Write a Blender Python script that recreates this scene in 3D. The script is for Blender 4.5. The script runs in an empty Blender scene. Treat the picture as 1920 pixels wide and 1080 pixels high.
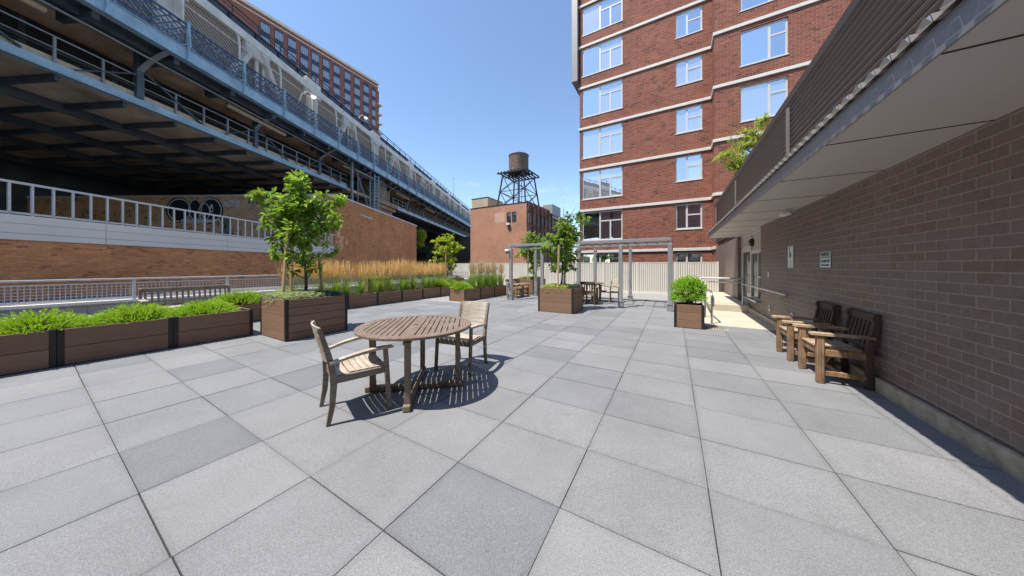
import bpy, math, random
from math import sin, cos, pi, radians, atan2, sqrt, hypot
from mathutils import Vector, Matrix
S = bpy.context.scene
COL = S.collection
rnd = random.Random(7)

# ------------------------------------------------------------------ camera, sky, sun, exposure
F, Y0, CX, H = 527.0, 498.5, 960.0, 1.40
cam = bpy.data.cameras.new('camera'); camo = bpy.data.objects.new('camera', cam); COL.objects.link(camo)
camo.location = (0, 0, H); camo.rotation_euler = (pi/2, 0, 0)
cam.sensor_width = 36; cam.lens = 36*F/1920; cam.shift_y = -(540-Y0)/1920
cam.clip_start = 0.05; cam.clip_end = 3000
S.camera = camo
SUN_DIR = Vector((-.425, -.20, 1.0)).normalized()      # towards the sun
el = math.asin(SUN_DIR.z)
W = bpy.data.worlds.new('World'); S.world = W; W.use_nodes = True
nt = W.node_tree; N = nt.nodes; L = nt.links; N.clear()
wo = N.new('ShaderNodeOutputWorld'); bg = N.new('ShaderNodeBackground'); bg.inputs[1].default_value = 0.15
sky = N.new('ShaderNodeTexSky'); sky.sky_type = 'NISHITA'; sky.sun_disc = False
sky.sun_elevation = el; sky.sun_rotation = atan2(SUN_DIR.x, SUN_DIR.y)
sky.altitude = 0; sky.air_density = 1.1; sky.dust_density = 0.25; sky.ozone_density = 3.2
# small wisps of cloud low over the horizon
tc = N.new('ShaderNodeTexCoord'); sp = N.new('ShaderNodeSeparateXYZ'); L.new(tc.outputs['Generated'], sp.inputs[0])
mp = N.new('ShaderNodeMapping'); mp.inputs['Scale'].default_value = (9, 9, 16); L.new(tc.outputs['Generated'], mp.inputs[0])
nz = N.new('ShaderNodeTexNoise'); nz.inputs['Scale'].default_value = 1.3; nz.inputs['Detail'].default_value = 7; nz.inputs['Roughness'].default_value = .62
L.new(mp.outputs[0], nz.inputs[0])
cr = N.new('ShaderNodeMapRange'); cr.inputs[1].default_value = .55; cr.inputs[2].default_value = .74; cr.inputs[3].default_value = 0; cr.inputs[4].default_value = .75
L.new(nz.outputs[0], cr.inputs[0])
hb = N.new('ShaderNodeMapRange'); hb.interpolation_type = 'SMOOTHSTEP'; hb.inputs[1].default_value = .33; hb.inputs[2].default_value = .12; hb.inputs[3].default_value = 0; hb.inputs[4].default_value = 1
L.new(sp.outputs[2], hb.inputs[0])
mu = N.new('ShaderNodeMath'); mu.operation = 'MULTIPLY'; L.new(cr.outputs[0], mu.inputs[0]); L.new(hb.outputs[0], mu.inputs[1])
mx = N.new('ShaderNodeMix'); mx.data_type = 'RGBA'; L.new(mu.outputs[0], mx.inputs[0]); L.new(sky.outputs[0], mx.inputs[6]); mx.inputs[7].default_value = (6.2, 6.5, 6.8, 1)
L.new(mx.outputs[2], bg.inputs[0]); L.new(bg.outputs[0], wo.inputs[0])
sl = bpy.data.lights.new('sun', 'SUN'); sl.energy = 4.4; sl.angle = radians(.5); sl.color = (1, .955, .88)
so = bpy.data.objects.new('sun', sl); COL.objects.link(so); so.location = (-20, -10, 60)
so.rotation_euler = (-SUN_DIR).to_track_quat('-Z', 'Y').to_euler()
S.view_settings.view_transform = 'Standard'; S.view_settings.look = 'None'; S.view_settings.gamma = 1
S.view_settings.exposure = 0.66
S.cycles.max_bounces = 6; S.cycles.transparent_max_bounces = 12

# ------------------------------------------------------------------ frames
TH = .522
U = Vector((cos(TH), -sin(TH), 0)); V = Vector((sin(TH), cos(TH), 0))
def P(a, b, z=0): return U*a + V*b + Vector((0, 0, z))

# ------------------------------------------------------------------ mesh helpers
class MB:
    def __init__(s): s.v = []; s.f = []; s.c = []
    def add(s, vs, fs, col=None):
        n = len(s.v); s.v.extend([tuple(p) for p in vs]); s.f.extend([tuple(i+n for i in f) for f in fs])
        if col is not None:
            while len(s.c) < len(s.f)-len(fs): s.c.append(.5)
            s.c.extend([col]*len(fs))
        return s
    def box(s, lo, hi, M=None, bev=0, col=None):
        x0, y0, z0 = lo; x1, y1, z1 = hi
        if bev <= 0:
            vs = [Vector(p) for p in ((x0,y0,z0),(x1,y0,z0),(x1,y1,z0),(x0,y1,z0),(x0,y0,z1),(x1,y0,z1),(x1,y1,z1),(x0,y1,z1))]
            fs = [(0,3,2,1),(4,5,6,7),(0,1,5,4),(1,2,6,5),(2,3,7,6),(3,0,4,7)]
        else:
            b = min(bev, (x1-x0)/2.01, (y1-y0)/2.01, (z1-z0)/2.01); vs = []; idx = {}
            for i in (0, 1):
                for j in (0, 1):
                    for k in (0, 1):
                        X = (x0, x1)[i]; Yy = (y0, y1)[j]; Z = (z0, z1)[k]
                        sx, sy, sz = (1-2*i)*b, (1-2*j)*b, (1-2*k)*b
                        idx[i,j,k,0] = len(vs); vs.append(Vector((X, Yy+sy, Z+sz)))
                        idx[i,j,k,1] = len(vs); vs.append(Vector((X+sx, Yy, Z+sz)))
                        idx[i,j,k,2] = len(vs); vs.append(Vector((X+sx, Yy+sy, Z)))
            I = idx; fs = []
            fs.append((I[0,0,0,0],I[0,0,1,0],I[0,1,1,0],I[0,1,0,0])); fs.append((I[1,0,0,0],I[1,1,0,0],I[1,1,1,0],I[1,0,1,0]))
            fs.append((I[0,0,0,1],I[1,0,0,1],I[1,0,1,1],I[0,0,1,1])); fs.append((I[0,1,0,1],I[0,1,1,1],I[1,1,1,1],I[1,1,0,1]))
            fs.append((I[0,0,0,2],I[0,1,0,2],I[1,1,0,2],I[1,0,0,2])); fs.append((I[0,0,1,2],I[1,0,1,2],I[1,1,1,2],I[0,1,1,2]))
            for j in (0,1):
                for k in (0,1):
                    fs.append((I[0,j,k,1],I[1,j,k,1],I[1,j,k,2],I[0,j,k,2]) if (j^k) == 1 else (I[0,j,k,2],I[1,j,k,2],I[1,j,k,1],I[0,j,k,1]))
            for i in (0,1):
                for k in (0,1):
                    fs.append((I[i,0,k,0],I[i,1,k,0],I[i,1,k,2],I[i,0,k,2]) if (i^k) == 0 else (I[i,0,k,2],I[i,1,k,2],I[i,1,k,0],I[i,0,k,0]))
            for i in (0,1):
                for j in (0,1):
                    fs.append((I[i,j,0,0],I[i,j,1,0],I[i,j,1,1],I[i,j,0,1]) if (i^j) == 1 else (I[i,j,0,1],I[i,j,1,1],I[i,j,1,0],I[i,j,0,0]))
            for i in (0,1):
                for j in (0,1):
                    for k in (0,1):
                        t = (I[i,j,k,0], I[i,j,k,1], I[i,j,k,2]); fs.append(t if (i+j+k) % 2 == 0 else t[::-1])
        if M is not None: vs = [M @ p for p in vs]
        return s.add(vs, fs, col)
    def bar(s, p0, p1, w, h, up=(0,0,1), bev=0, col=None):
        p0 = Vector(p0); p1 = Vector(p1); d = p1-p0; ln = d.length
        if ln < 1e-6: return s
        y = d/ln; up = Vector(up)
        if abs(y.dot(up)) > .98: up = Vector((1,0,0)) if abs(y.x) < .9 else Vector((0,1,0))
        x = y.cross(up).normalized(); z = x.cross(y)
        M = Matrix(((x.x,y.x,z.x,p0.x),(x.y,y.y,z.y,p0.y),(x.z,y.z,z.z,p0.z),(0,0,0,1)))
        return s.box((-w/2,0,-h/2), (w/2,ln,h/2), M, bev, col)
    def tube(s, pts, r, n=8, cap=True, col=None):
        pts = [Vector(p) for p in pts]; k = len(pts); rs = r if isinstance(r, (list, tuple)) else [r]*k
        vs = []; fs = []; ref = None
        for i, p in enumerate(pts):
            d = (pts[min(i+1,k-1)]-pts[max(i-1,0)]).normalized()
            if ref is None:
                ref = Vector((0,0,1)) if abs(d.z) < .9 else Vector((1,0,0))
            x = (ref - d*ref.dot(d))
            if x.length < 1e-5: x = d.orthogonal()
            x.normalize(); ref = x; y = d.cross(x)
            for j in range(n):
                a = 2*pi*j/n; vs.append(p + (x*cos(a)+y*sin(a))*rs[i])
        for i in range(k-1):
            for j in range(n):
                fs.append((i*n+j, i*n+(j+1)%n, (i+1)*n+(j+1)%n, (i+1)*n+j))
        if cap: fs.append(tuple(range(n))[::-1]); fs.append(tuple(range((k-1)*n, k*n)))
        return s.add(vs, fs, col)
    def lathe(s, prof, c=(0,0,0), n=24, M=None):
        vs = []; fs = []; c = Vector(c)
        for r, z in prof:
            for j in range(n):
                a = 2*pi*j/n; vs.append(Vector((r*cos(a), r*sin(a), z))+c)
        for i in range(len(prof)-1):
            for j in range(n): fs.append((i*n+j, i*n+(j+1)%n, (i+1)*n+(j+1)%n, (i+1)*n+j))
        fs.append(tuple(range(n))[::-1]); fs.append(tuple(range((len(prof)-1)*n, len(prof)*n)))
        if M is not None: vs = [M @ p for p in vs]
        return s.add(vs, fs)
    def prism(s, poly, z0, z1, M=None):      # poly in xy, extruded in z
        n = len(poly); vs = [Vector((x,y,z0)) for x,y in poly]+[Vector((x,y,z1)) for x,y in poly]
        fs = [tuple(range(n))[::-1], tuple(range(n,2*n))]+[(i,(i+1)%n,n+(i+1)%n,n+i) for i in range(n)]
        if M is not None: vs = [M @ p for p in vs]
        return s.add(vs, fs)
    def strip(s, path, w, t, M=None, bev=0):  # flat band along a path of (x,y) in local XY, width w along z centred, thickness t
        n = len(path); vs = []; fs = []
        for i,(x,y) in enumerate(path):
            x0,y0 = path[max(i-1,0)]; x1,y1 = path[min(i+1,n-1)]; d = hypot(x1-x0,y1-y0) or 1; nx,ny = -(y1-y0)/d,(x1-x0)/d
            ww = w[i] if isinstance(w,(list,tuple)) else w; tt = t[i] if isinstance(t,(list,tuple)) else t
            for q,z in ((-tt/2,-ww/2),(tt/2,-ww/2),(tt/2,ww/2),(-tt/2,ww/2)): vs.append(Vector((x+nx*q,y+ny*q,z)))
        for i in range(n-1):
            for j in range(4): fs.append((i*4+j,i*4+(j+1)%4,(i+1)*4+(j+1)%4,(i+1)*4+j))
        fs.append((3,2,1,0)); fs.append(tuple(range((n-1)*4,n*4)))
        if M is not None: vs = [M @ p for p in vs]
        return s.add(vs, fs)
def RX(): return Matrix(((1,0,0,0),(0,0,1,0),(0,1,0,0),(0,0,0,1)))   # maps (x,y,z)->(x,z,y): path drawn in XZ plane, width along Y

def mesh_obj(name, mb, mat, parent=None, smooth=False, label=None, kind=None):
    me = bpy.data.meshes.new(name); me.from_pydata(mb.v, [], mb.f)
    if mb.c:
        while len(mb.c) < len(mb.f): mb.c.append(.5)
        at = me.attributes.new('tint', 'FLOAT', 'FACE'); at.data.foreach_set('value', mb.c)
    me.materials.append(mat)
    if smooth: me.polygons.foreach_set('use_smooth', [True]*len(me.polygons))
    me.update()
    o = bpy.data.objects.new(name, me); COL.objects.link(o)
    if parent is not None: o.parent = parent
    if label: o['label'] = label
    if kind: o['kind'] = kind
    return o
def thing(name, label, cat, loc=(0,0,0), rot=0, group=None):
    o = bpy.data.objects.new(name, None); o.empty_display_size = .2; COL.objects.link(o)
    o.location = loc; o.rotation_euler = (0,0,rot); o['label'] = label; o['category'] = cat
    if group: o['group'] = group
    return o
def tag(o, label, cat, group=None):
    o['label'] = label; o['category'] = cat
    if group: o['group'] = group
    return o
def structure(o): o['kind'] = 'structure'; return o
def kids(o): return [c for c in bpy.data.objects if c.parent == o]
def dup(root, loc, rot, label, group=None, scale=None):
    r = root.copy(); COL.objects.link(r); r.location = loc; r.rotation_euler = (0,0,rot); r['label'] = label
    if group: r['group'] = group
    if scale: r.scale = scale
    for ch in kids(root):
        c = ch.copy(); COL.objects.link(c); c.parent = r
        for g in kids(ch):
            d = g.copy(); COL.objects.link(d); d.parent = c
    return r
ORD = ['first','second','third','fourth','fifth','sixth','seventh','eighth','ninth','tenth','eleventh','twelfth','thirteenth','fourteenth','fifteenth','sixteenth','seventeenth','eighteenth','nineteenth','twentieth']

# ------------------------------------------------------------------ materials
def nmat(name):
    m = bpy.data.materials.new(name); m.use_nodes = True; n = m.node_tree.nodes; l = m.node_tree.links
    return m, n, l, n['Principled BSDF']
def col4(c): return (c[0], c[1], c[2], 1)
def noise(n, l, vec, scale, detail=4, rough=.55, mapping=None):
    t = n.new('ShaderNodeTexNoise'); t.inputs['Scale'].default_value = scale; t.inputs['Detail'].default_value = detail; t.inputs['Roughness'].default_value = rough
    if mapping:
        mp = n.new('ShaderNodeMapping'); mp.inputs['Scale'].default_value = mapping; l.new(vec, mp.inputs[0]); vec = mp.outputs[0]
    l.new(vec, t.inputs['Vector']); return t.outputs[0]
def mixc(n, l, fac, a, b, mode='MIX'):
    m = n.new('ShaderNodeMix'); m.data_type = 'RGBA'; m.blend_type = mode
    for v, i in ((fac,0),(a,6),(b,7)):
        if hasattr(v, 'is_linked'): l.new(v, m.inputs[i])
        else: m.inputs[i].default_value = v if i == 0 else col4(v)
    return m.outputs[2]
def mrange(n, l, v, a, b, c=0, d=1):
    m = n.new('ShaderNodeMapRange'); l.new(v, m.inputs[0])
    for i, x in enumerate((a,b,c,d)): m.inputs[i+1].default_value = x
    return m.outputs[0]
def bump(n, l, h, bs, strength=.3, dist=.01):
    b = n.new('ShaderNodeBump'); b.inputs['Strength'].default_value = strength; b.inputs['Distance'].default_value = dist
    l.new(h, b.inputs['Height']); l.new(b.outputs[0], bs.inputs['Normal'])
def basic(name, c, rough=.6, metal=0, var=.15, scale=6, bscale=None, bst=.15, grain=None, spec=.5):
    m, n, l, bs = nmat(name); tc = n.new('ShaderNodeTexCoord')
    f = noise(n, l, tc.outputs['Object'], scale, 5, .6, grain)
    f = mrange(n, l, f, .3, .7)
    l.new(mixc(n, l, f, [x*(1-var) for x in c], [min(1, x*(1+var)) for x in c]), bs.inputs['Base Color'])
    bs.inputs['Roughness'].default_value = rough; bs.inputs['Metallic'].default_value = metal; bs.inputs['Specular IOR Level'].default_value = spec
    if bscale: bump(n, l, noise(n, l, tc.outputs['Object'], bscale, 3, .6, grain), bs, bst, .005)
    return m
def wood(name, c1, c2, c3, axis='y', scale=1.0, rough=.75):
    m, n, l, bs = nmat(name); tc = n.new('ShaderNodeTexCoord'); v = tc.outputs['Object']
    g = {'x': (3,60,60), 'y': (60,3,60), 'z': (60,60,3)}[axis]
    f = mrange(n, l, noise(n, l, v, scale, 6, .6, g), .32, .68)
    a = mixc(n, l, f, c1, c2)
    g2 = mrange(n, l, noise(n, l, v, 4.5, 4, .6), .42, .66)
    a = mixc(n, l, g2, a, c3)
    l.new(a, bs.inputs['Base Color']); bs.inputs['Roughness'].default_value = rough; bs.inputs['Specular IOR Level'].default_value = .25
    bump(n, l, f, bs, .35, .002); return m
def brick(name, c1, c2, mortar, bw=.3, rh=.1, ms=.008, dark=None, bst=.5, weather=.25, rough=.85, offset=.5, ws=.35, streak=0):
    m, n, l, bs = nmat(name); tc = n.new('ShaderNodeTexCoord')
    so_ = n.new('ShaderNodeSeparateXYZ'); l.new(tc.outputs['Object'], so_.inputs[0])
    sn = n.new('ShaderNodeSeparateXYZ'); l.new(tc.outputs['Normal'], sn.inputs[0])
    ab = n.new('ShaderNodeMath'); ab.operation = 'ABSOLUTE'; l.new(sn.outputs[0], ab.inputs[0])
    gt = n.new('ShaderNodeMath'); gt.operation = 'GREATER_THAN'; gt.inputs[1].default_value = .6; l.new(ab.outputs[0], gt.inputs[0])
    mx = n.new('ShaderNodeMix'); l.new(gt.outputs[0], mx.inputs[0]); l.new(so_.outputs[0], mx.inputs[2]); l.new(so_.outputs[1], mx.inputs[3])
    cb = n.new('ShaderNodeCombineXYZ'); l.new(mx.outputs[0], cb.inputs[0]); l.new(so_.outputs[2], cb.inputs[1])
    b = n.new('ShaderNodeTexBrick'); l.new(cb.outputs[0], b.inputs[0]); b.offset = offset
    b.inputs['Color1'].default_value = col4(c1); b.inputs['Color2'].default_value = col4(c2); b.inputs['Mortar'].default_value = col4(mortar)
    b.inputs['Scale'].default_value = 1; b.inputs['Brick Width'].default_value = bw; b.inputs['Row Height'].default_value = rh
    b.inputs['Mortar Size'].default_value = ms; b.inputs['Mortar Smooth'].default_value = .2
    out = b.outputs[0]
    if dark:
        b2 = n.new('ShaderNodeTexBrick'); l.new(cb.outputs[0], b2.inputs[0]); b2.offset = offset
        for k in ('Scale','Brick Width','Row Height','Mortar Size','Mortar Smooth'): b2.inputs[k].default_value = b.inputs[k].default_value
        b2.inputs['Color1'].default_value = (0,0,0,1); b2.inputs['Color2'].default_value = (1,1,1,1); b2.inputs['Mortar'].default_value = (0,0,0,1)
        nn = noise(n, l, cb.outputs[0], 1.6, 2, .5)
        ad = n.new('ShaderNodeMath'); ad.operation = 'MULTIPLY'; l.new(b2.outputs[0], ad.inputs[0]); l.new(nn, ad.inputs[1])
        out = mixc(n, l, mrange(n, l, ad.outputs[0], .44, .50), out, dark)
    wv = mrange(n, l, noise(n, l, tc.outputs['Object'], ws, 6, .62), .3, .7, 1-weather, 1+weather*.5)
    cc = n.new('ShaderNodeCombineColor'); [l.new(wv, cc.inputs[i]) for i in range(3)]
    out = mixc(n, l, 1.0, out, cc.outputs[0], 'MULTIPLY')
    if streak:
        sk = mrange(n, l, noise(n, l, tc.outputs['Object'], 1.6, 6, .75, (1,1,9)), .34, .66, 1-streak, 1+streak*.7)
        ck = n.new('ShaderNodeCombineColor'); [l.new(sk, ck.inputs[i]) for i in range(3)]
        out = mixc(n, l, 1.0, out, ck.outputs[0], 'MULTIPLY')
    fn = mrange(n, l, noise(n, l, tc.outputs['Object'], 25, 3, .6), .3, .7, .88, 1.1)
    cc2 = n.new('ShaderNodeCombineColor'); [l.new(fn, cc2.inputs[i]) for i in range(3)]
    out = mixc(n, l, 1.0, out, cc2.outputs[0], 'MULTIPLY')
    l.new(out, bs.inputs['Base Color']); bs.inputs['Roughness'].default_value = rough; bs.inputs['Specular IOR Level'].default_value = .2
    iv = n.new('ShaderNodeMath'); iv.operation = 'SUBTRACT'; iv.inputs[0].default_value = 1; l.new(b.outputs[1], iv.inputs[1])
    bump(n, l, iv.outputs[0], bs, bst, .012)
    return m
def leafm(name, c1, c2, trans=.35, rough=.45):
    m, n, l, bs = nmat(name)
    at = n.new('ShaderNodeAttribute'); at.attribute_name = 'tint'
    c = mixc(n, l, at.outputs['Fac'], c1, c2)
    l.new(c, bs.inputs['Base Color']); bs.inputs['Roughness'].default_value = rough; bs.inputs['Specular IOR Level'].default_value = .4
    tr = n.new('ShaderNodeBsdfTranslucent')
    l.new(mixc(n, l, .5, c, [min(1,c2[0]*1.6), min(1,c2[1]*1.5), c2[2]*.6]), tr.inputs[0])
    ms = n.new('ShaderNodeMixShader'); ms.inputs[0].default_value = trans
    l.new(bs.outputs[0], ms.inputs[1]); l.new(tr.outputs[0], ms.inputs[2])
    l.new(ms.outputs[0], n['Material Output'].inputs[0]); return m
def glass(name, dark=(.015,.02,.025), refl=.55, rough=.01, tint=(.8,.9,1)):
    m, n, l, bs = nmat(name)
    bs.inputs['Base Color'].default_value = col4(dark); bs.inputs['Roughness'].default_value = .4
    g = n.new('ShaderNodeBsdfGlossy'); g.inputs['Roughness'].default_value = rough; g.inputs[0].default_value = col4(tint)
    tc = n.new('ShaderNodeTexCoord'); b = n.new('ShaderNodeBump'); b.inputs['Strength'].default_value = .04; b.inputs['Distance'].default_value = .05
    l.new(noise(n, l, tc.outputs['Object'], .8, 2), b.inputs['Height']); l.new(b.outputs[0], g.inputs['Normal'])
    ms = n.new('ShaderNodeMixShader'); ms.inputs[0].default_value = refl
    l.new(bs.outputs[0], ms.inputs[1]); l.new(g.outputs[0], ms.inputs[2]); l.new(ms.outputs[0], n['Material Output'].inputs[0]); return m
def holes(name, c, vecscale, angle, width, rough=.6, both=True):
    """woven wire: procedural see-through cells on a flat screen"""
    m, n, l, bs = nmat(name); bs.inputs['Base Color'].default_value = col4(c); bs.inputs['Roughness'].default_value = rough
    tc = n.new('ShaderNodeTexCoord'); so_ = n.new('ShaderNodeSeparateXYZ'); l.new(tc.outputs['Object'], so_.inputs[0])
    def fam(ca, sa):
        a = n.new('ShaderNodeMath'); a.operation = 'MULTIPLY'; a.inputs[1].default_value = ca*vecscale; l.new(so_.outputs[1], a.inputs[0])
        b = n.new('ShaderNodeMath'); b.operation = 'MULTIPLY_ADD'; b.inputs[1].default_value = sa*vecscale; l.new(so_.outputs[2], b.inputs[0]); l.new(a.outputs[0], b.inputs[2])
        f = n.new('ShaderNodeMath'); f.operation = 'FRACT'; l.new(b.outputs[0], f.inputs[0])
        g = n.new('ShaderNodeMath'); g.operation = 'LESS_THAN'; g.inputs[1].default_value = width; l.new(f.outputs[0], g.inputs[0]); return g.outputs[0]
    ca, sa = cos(angle), sin(angle)
    mxm = n.new('ShaderNodeMath'); mxm.operation = 'MAXIMUM'; l.new(fam(ca, sa), mxm.inputs[0])
    mxm.inputs[1].default_value = 0
    if both: l.new(fam(ca if abs(ca) > .01 and abs(sa) > .01 else sa, -sa if abs(ca) > .01 and abs(sa) > .01 else ca), mxm.inputs[1])
    t = n.new('ShaderNodeBsdfTransparent'); ms = n.new('ShaderNodeMixShader'); l.new(mxm.outputs[0], ms.inputs[0])
    l.new(t.outputs[0], ms.inputs[1]); l.new(bs.outputs[0], ms.inputs[2]); l.new(ms.outputs[0], n['Material Output'].inputs[0]); return m

def granite():
    m, n, l, bs = nmat('granite_paver'); tc = n.new('ShaderNodeTexCoord'); v = tc.outputs['Object']
    at = n.new('ShaderNodeAttribute'); at.attribute_name = 'tint'
    base = mixc(n, l, at.outputs['Fac'], (.178,.181,.188), (.243,.243,.246))
    mpx = n.new('ShaderNodeMapping'); mpx.vector_type = 'POINT'; mpx.inputs['Rotation'].default_value = (0,0,TH); l.new(v, mpx.inputs[0])
    sx = n.new('ShaderNodeSeparateXYZ'); l.new(mpx.outputs[0], sx.inputs[0])
    def edge(o_, off, d_):
        a1 = n.new('ShaderNodeMath'); a1.operation = 'MULTIPLY_ADD'; a1.inputs[1].default_value = 1/d_; a1.inputs[2].default_value = -off/d_+40; l.new(o_, a1.inputs[0])
        a2 = n.new('ShaderNodeMath'); a2.operation = 'FRACT'; l.new(a1.outputs[0], a2.inputs[0])
        a3 = n.new('ShaderNodeMath'); a3.operation = 'SUBTRACT'; a3.inputs[1].default_value = .5; l.new(a2.outputs[0], a3.inputs[0])
        a4 = n.new('ShaderNodeMath'); a4.operation = 'ABSOLUTE'; l.new(a3.outputs[0], a4.inputs[0]); return a4.outputs[0]
    em = n.new('ShaderNodeMath'); em.operation = 'MAXIMUM'; l.new(edge(sx.outputs[0], -2.092, .76), em.inputs[0]); l.new(edge(sx.outputs[1], .9515, .596), em.inputs[1])
    en = n.new('ShaderNodeMath'); en.operation = 'MULTIPLY_ADD'; en.inputs[1].default_value = .16; l.new(noise(n, l, v, 5, 5, .7), en.inputs[0]); l.new(em.outputs[0], en.inputs[2])
    ed = mrange(n, l, en.outputs[0], .52, .62, 1.0, .80)
    ce = n.new('ShaderNodeCombineColor'); [l.new(ed, ce.inputs[i]) for i in range(3)]
    base = mixc(n, l, 1.0, base, ce.outputs[0], 'MULTIPLY')
    sp1 = mrange(n, l, noise(n, l, v, 190, 2, .7), .36, .64, .72, 1.24)
    cc = n.new('ShaderNodeCombineColor'); [l.new(sp1, cc.inputs[i]) for i in range(3)]
    base = mixc(n, l, 1.0, base, cc.outputs[0], 'MULTIPLY')
    sp3 = mrange(n, l, noise(n, l, v, 60, 3, .7), .3, .7, .90, 1.10)
    cc3 = n.new('ShaderNodeCombineColor'); [l.new(sp3, cc3.inputs[i]) for i in range(3)]
    base = mixc(n, l, 1.0, base, cc3.outputs[0], 'MULTIPLY')
    st = mrange(n, l, noise(n, l, v, 1.3, 6, .65), .35, .7, 1.05, .86)
    cc2 = n.new('ShaderNodeCombineColor'); [l.new(st, cc2.inputs[i]) for i in range(3)]
    base = mixc(n, l, 1.0, base, cc2.outputs[0], 'MULTIPLY')
    st2 = mrange(n, l, noise(n, l, v, 7, 5, .7), .62, .78, 0, .35)
    base = mixc(n, l, st2, base, (.115,.115,.12))
    st3 = mrange(n, l, noise(n, l, v, 2.1, 6, .75), .60, .66, 0, .22)
    base = mixc(n, l, st3, base, (.13,.125,.12))
    l.new(base, bs.inputs['Base Color']); bs.inputs['Roughness'].default_value = .8; bs.inputs['Specular IOR Level'].default_value = .3
    bump(n, l, noise(n, l, v, 150, 2, .6), bs, .25, .002); return m
def plank(name, c, axis):
    """composite decking board: fine streaks along the board"""
    m, n, l, bs = nmat(name); tc = n.new('ShaderNodeTexCoord'); v = tc.outputs['Object']
    g = (2, 90, 90) if axis == 'x' else (90, 2, 90)
    so_ = n.new('ShaderNodeSeparateXYZ'); l.new(v, so_.inputs[0])
    f = mrange(n, l, noise(n, l, v, 1, 5, .7, (2.2,2.2,120)), .3, .7)
    a = mixc(n, l, f, [x*.78 for x in c], [x*1.2 for x in c])
    at = n.new('ShaderNodeAttribute'); at.attribute_name = 'tint'
    sc = mrange(n, l, at.outputs['Fac'], 0, 1, .84, 1.14)
    cc = n.new('ShaderNodeCombineColor'); [l.new(sc, cc.inputs[i]) for i in range(3)]
    a = mixc(n, l, 1.0, a, cc.outputs[0], 'MULTIPLY')
    d = mrange(n, l, noise(n, l, v, 2.5, 5, .65), .4, .75, 0, .3)
    a = mixc(n, l, d, a, [x*1.3 for x in c])
    l.new(a, bs.inputs['Base Color']); bs.inputs['Roughness'].default_value = .62; bs.inputs['Specular IOR Level'].default_value = .3
    bump(n, l, f, bs, .25, .002); return m

M = {}
M['paver'] = granite()
M['joint'] = basic('joint_grit', (.035,.035,.035), .95)
M['white_paver'] = brick('pale_paver', (.82,.80,.76), (.86,.84,.80), (.30,.29,.27), .61, .61, .006, bst=.1, weather=.06, offset=0)
M['concrete'] = basic('cream_concrete', (.50,.44,.34), .85, var=.14, scale=2.2, bscale=60, bst=.1)
M['curb'] = basic('cast_stone_curb', (.42,.36,.26), .9, var=.35, scale=7, bscale=40, bst=.2)
M['roofing'] = basic('bitumen_roof', (.15,.145,.14), .9, var=.2, scale=1.5)
M['street'] = basic('street_asphalt', (.07,.07,.07), .9, var=.2, scale=.6)
M['plank'] = plank('composite_board', (.222,.132,.084), 'x')
M['post_dark'] = basic('dark_planter_post', (.018,.013,.012), .5, var=.2)
M['soil'] = basic('planter_soil', (.05,.035,.022), .95, var=.5, scale=30, bscale=40, bst=.8)
M['teak'] = wood('weathered_teak', (.16,.133,.105), (.31,.265,.215), (.195,.142,.10))
M['teakx_lit'] = wood('weathered_teak_sunlit_slat', (.36,.31,.25), (.60,.54,.45), (.38,.285,.20), 'x')  # paler teak for arms and slats, sunlight put into the colour
M['teaktop'] = wood('table_teak', (.150,.110,.085), (.27,.21,.168), (.19,.130,.095))
M['teakbr'] = wood('brown_teak', (.20,.115,.062), (.40,.26,.15), (.15,.09,.055), 'z')
M['teakbrx'] = wood('brown_teak_arm', (.36,.25,.155), (.56,.42,.29), (.24,.15,.09), 'x')
M['teakdk'] = wood('dark_old_teak', (.055,.038,.028), (.13,.095,.075), (.09,.06,.045), 'z')
M['hole'] = basic('dark_hole', (.01,.01,.01), .9)
M['alu'] = basic('pergola_metal', (.36,.365,.37), .38, .35, var=.06, scale=3)
M['alubase'] = basic('pergola_foot', (.30,.31,.31), .5, .3, var=.08)
M['rail'] = basic('painted_rail', (.62,.61,.59), .45, .1, var=.08)
M['wire'] = holes('woven_wire', (.55,.54,.52), 14.0, 0, .20)
M['fence'] = basic('fence_slat', (.64,.60,.52), .5, 0, var=.05, scale=1.5)
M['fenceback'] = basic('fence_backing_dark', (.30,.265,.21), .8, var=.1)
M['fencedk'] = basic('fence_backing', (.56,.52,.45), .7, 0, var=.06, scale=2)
M['brickred'] = brick('red_brick', (.215,.070,.045), (.315,.118,.078), (.38,.24,.18), .30, .10, .007, dark=(.13,.055,.042), weather=.12)
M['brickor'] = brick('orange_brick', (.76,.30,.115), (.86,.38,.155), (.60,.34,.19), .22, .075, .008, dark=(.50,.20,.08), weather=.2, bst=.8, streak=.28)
M['brickor2'] = brick('graffiti_wall_brick', (.70,.42,.235), (.80,.50,.30), (.50,.36,.24), .22, .075, .008, dark=(.2,.10,.06), weather=.25)
M['bricktan'] = brick('old_pink_brick', (.48,.225,.135), (.60,.31,.20), (.52,.33,.23), .22, .075, .008, weather=.24, ws=.18, streak=.2)
M['brickrough'] = brick('stained_brick', (.24,.11,.075), (.36,.18,.13), (.20,.13,.11), .22, .075, .008, dark=(.03,.02,.02), weather=.6, ws=.5)
M['brickbrown'] = brick('brown_glazed_brick', (.175,.133,.112), (.215,.165,.140), (.29,.235,.205), .25, .09, .006, dark=(.185,.125,.10), weather=.2, bst=.3, rough=.5)
M['bricktower'] = brick('tower_brick', (.23,.095,.075), (.29,.125,.098), (.30,.15,.11), .3, .1, .01, weather=.1)
M['stone'] = basic('pale_stone', (.66,.63,.57), .7, var=.06, scale=2)
M['granitepier'] = brick('pier_stone', (.40,.29,.205), (.48,.36,.26), (.22,.16,.12), 1.6, .62, .02, weather=.35, bst=.5)
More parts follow.
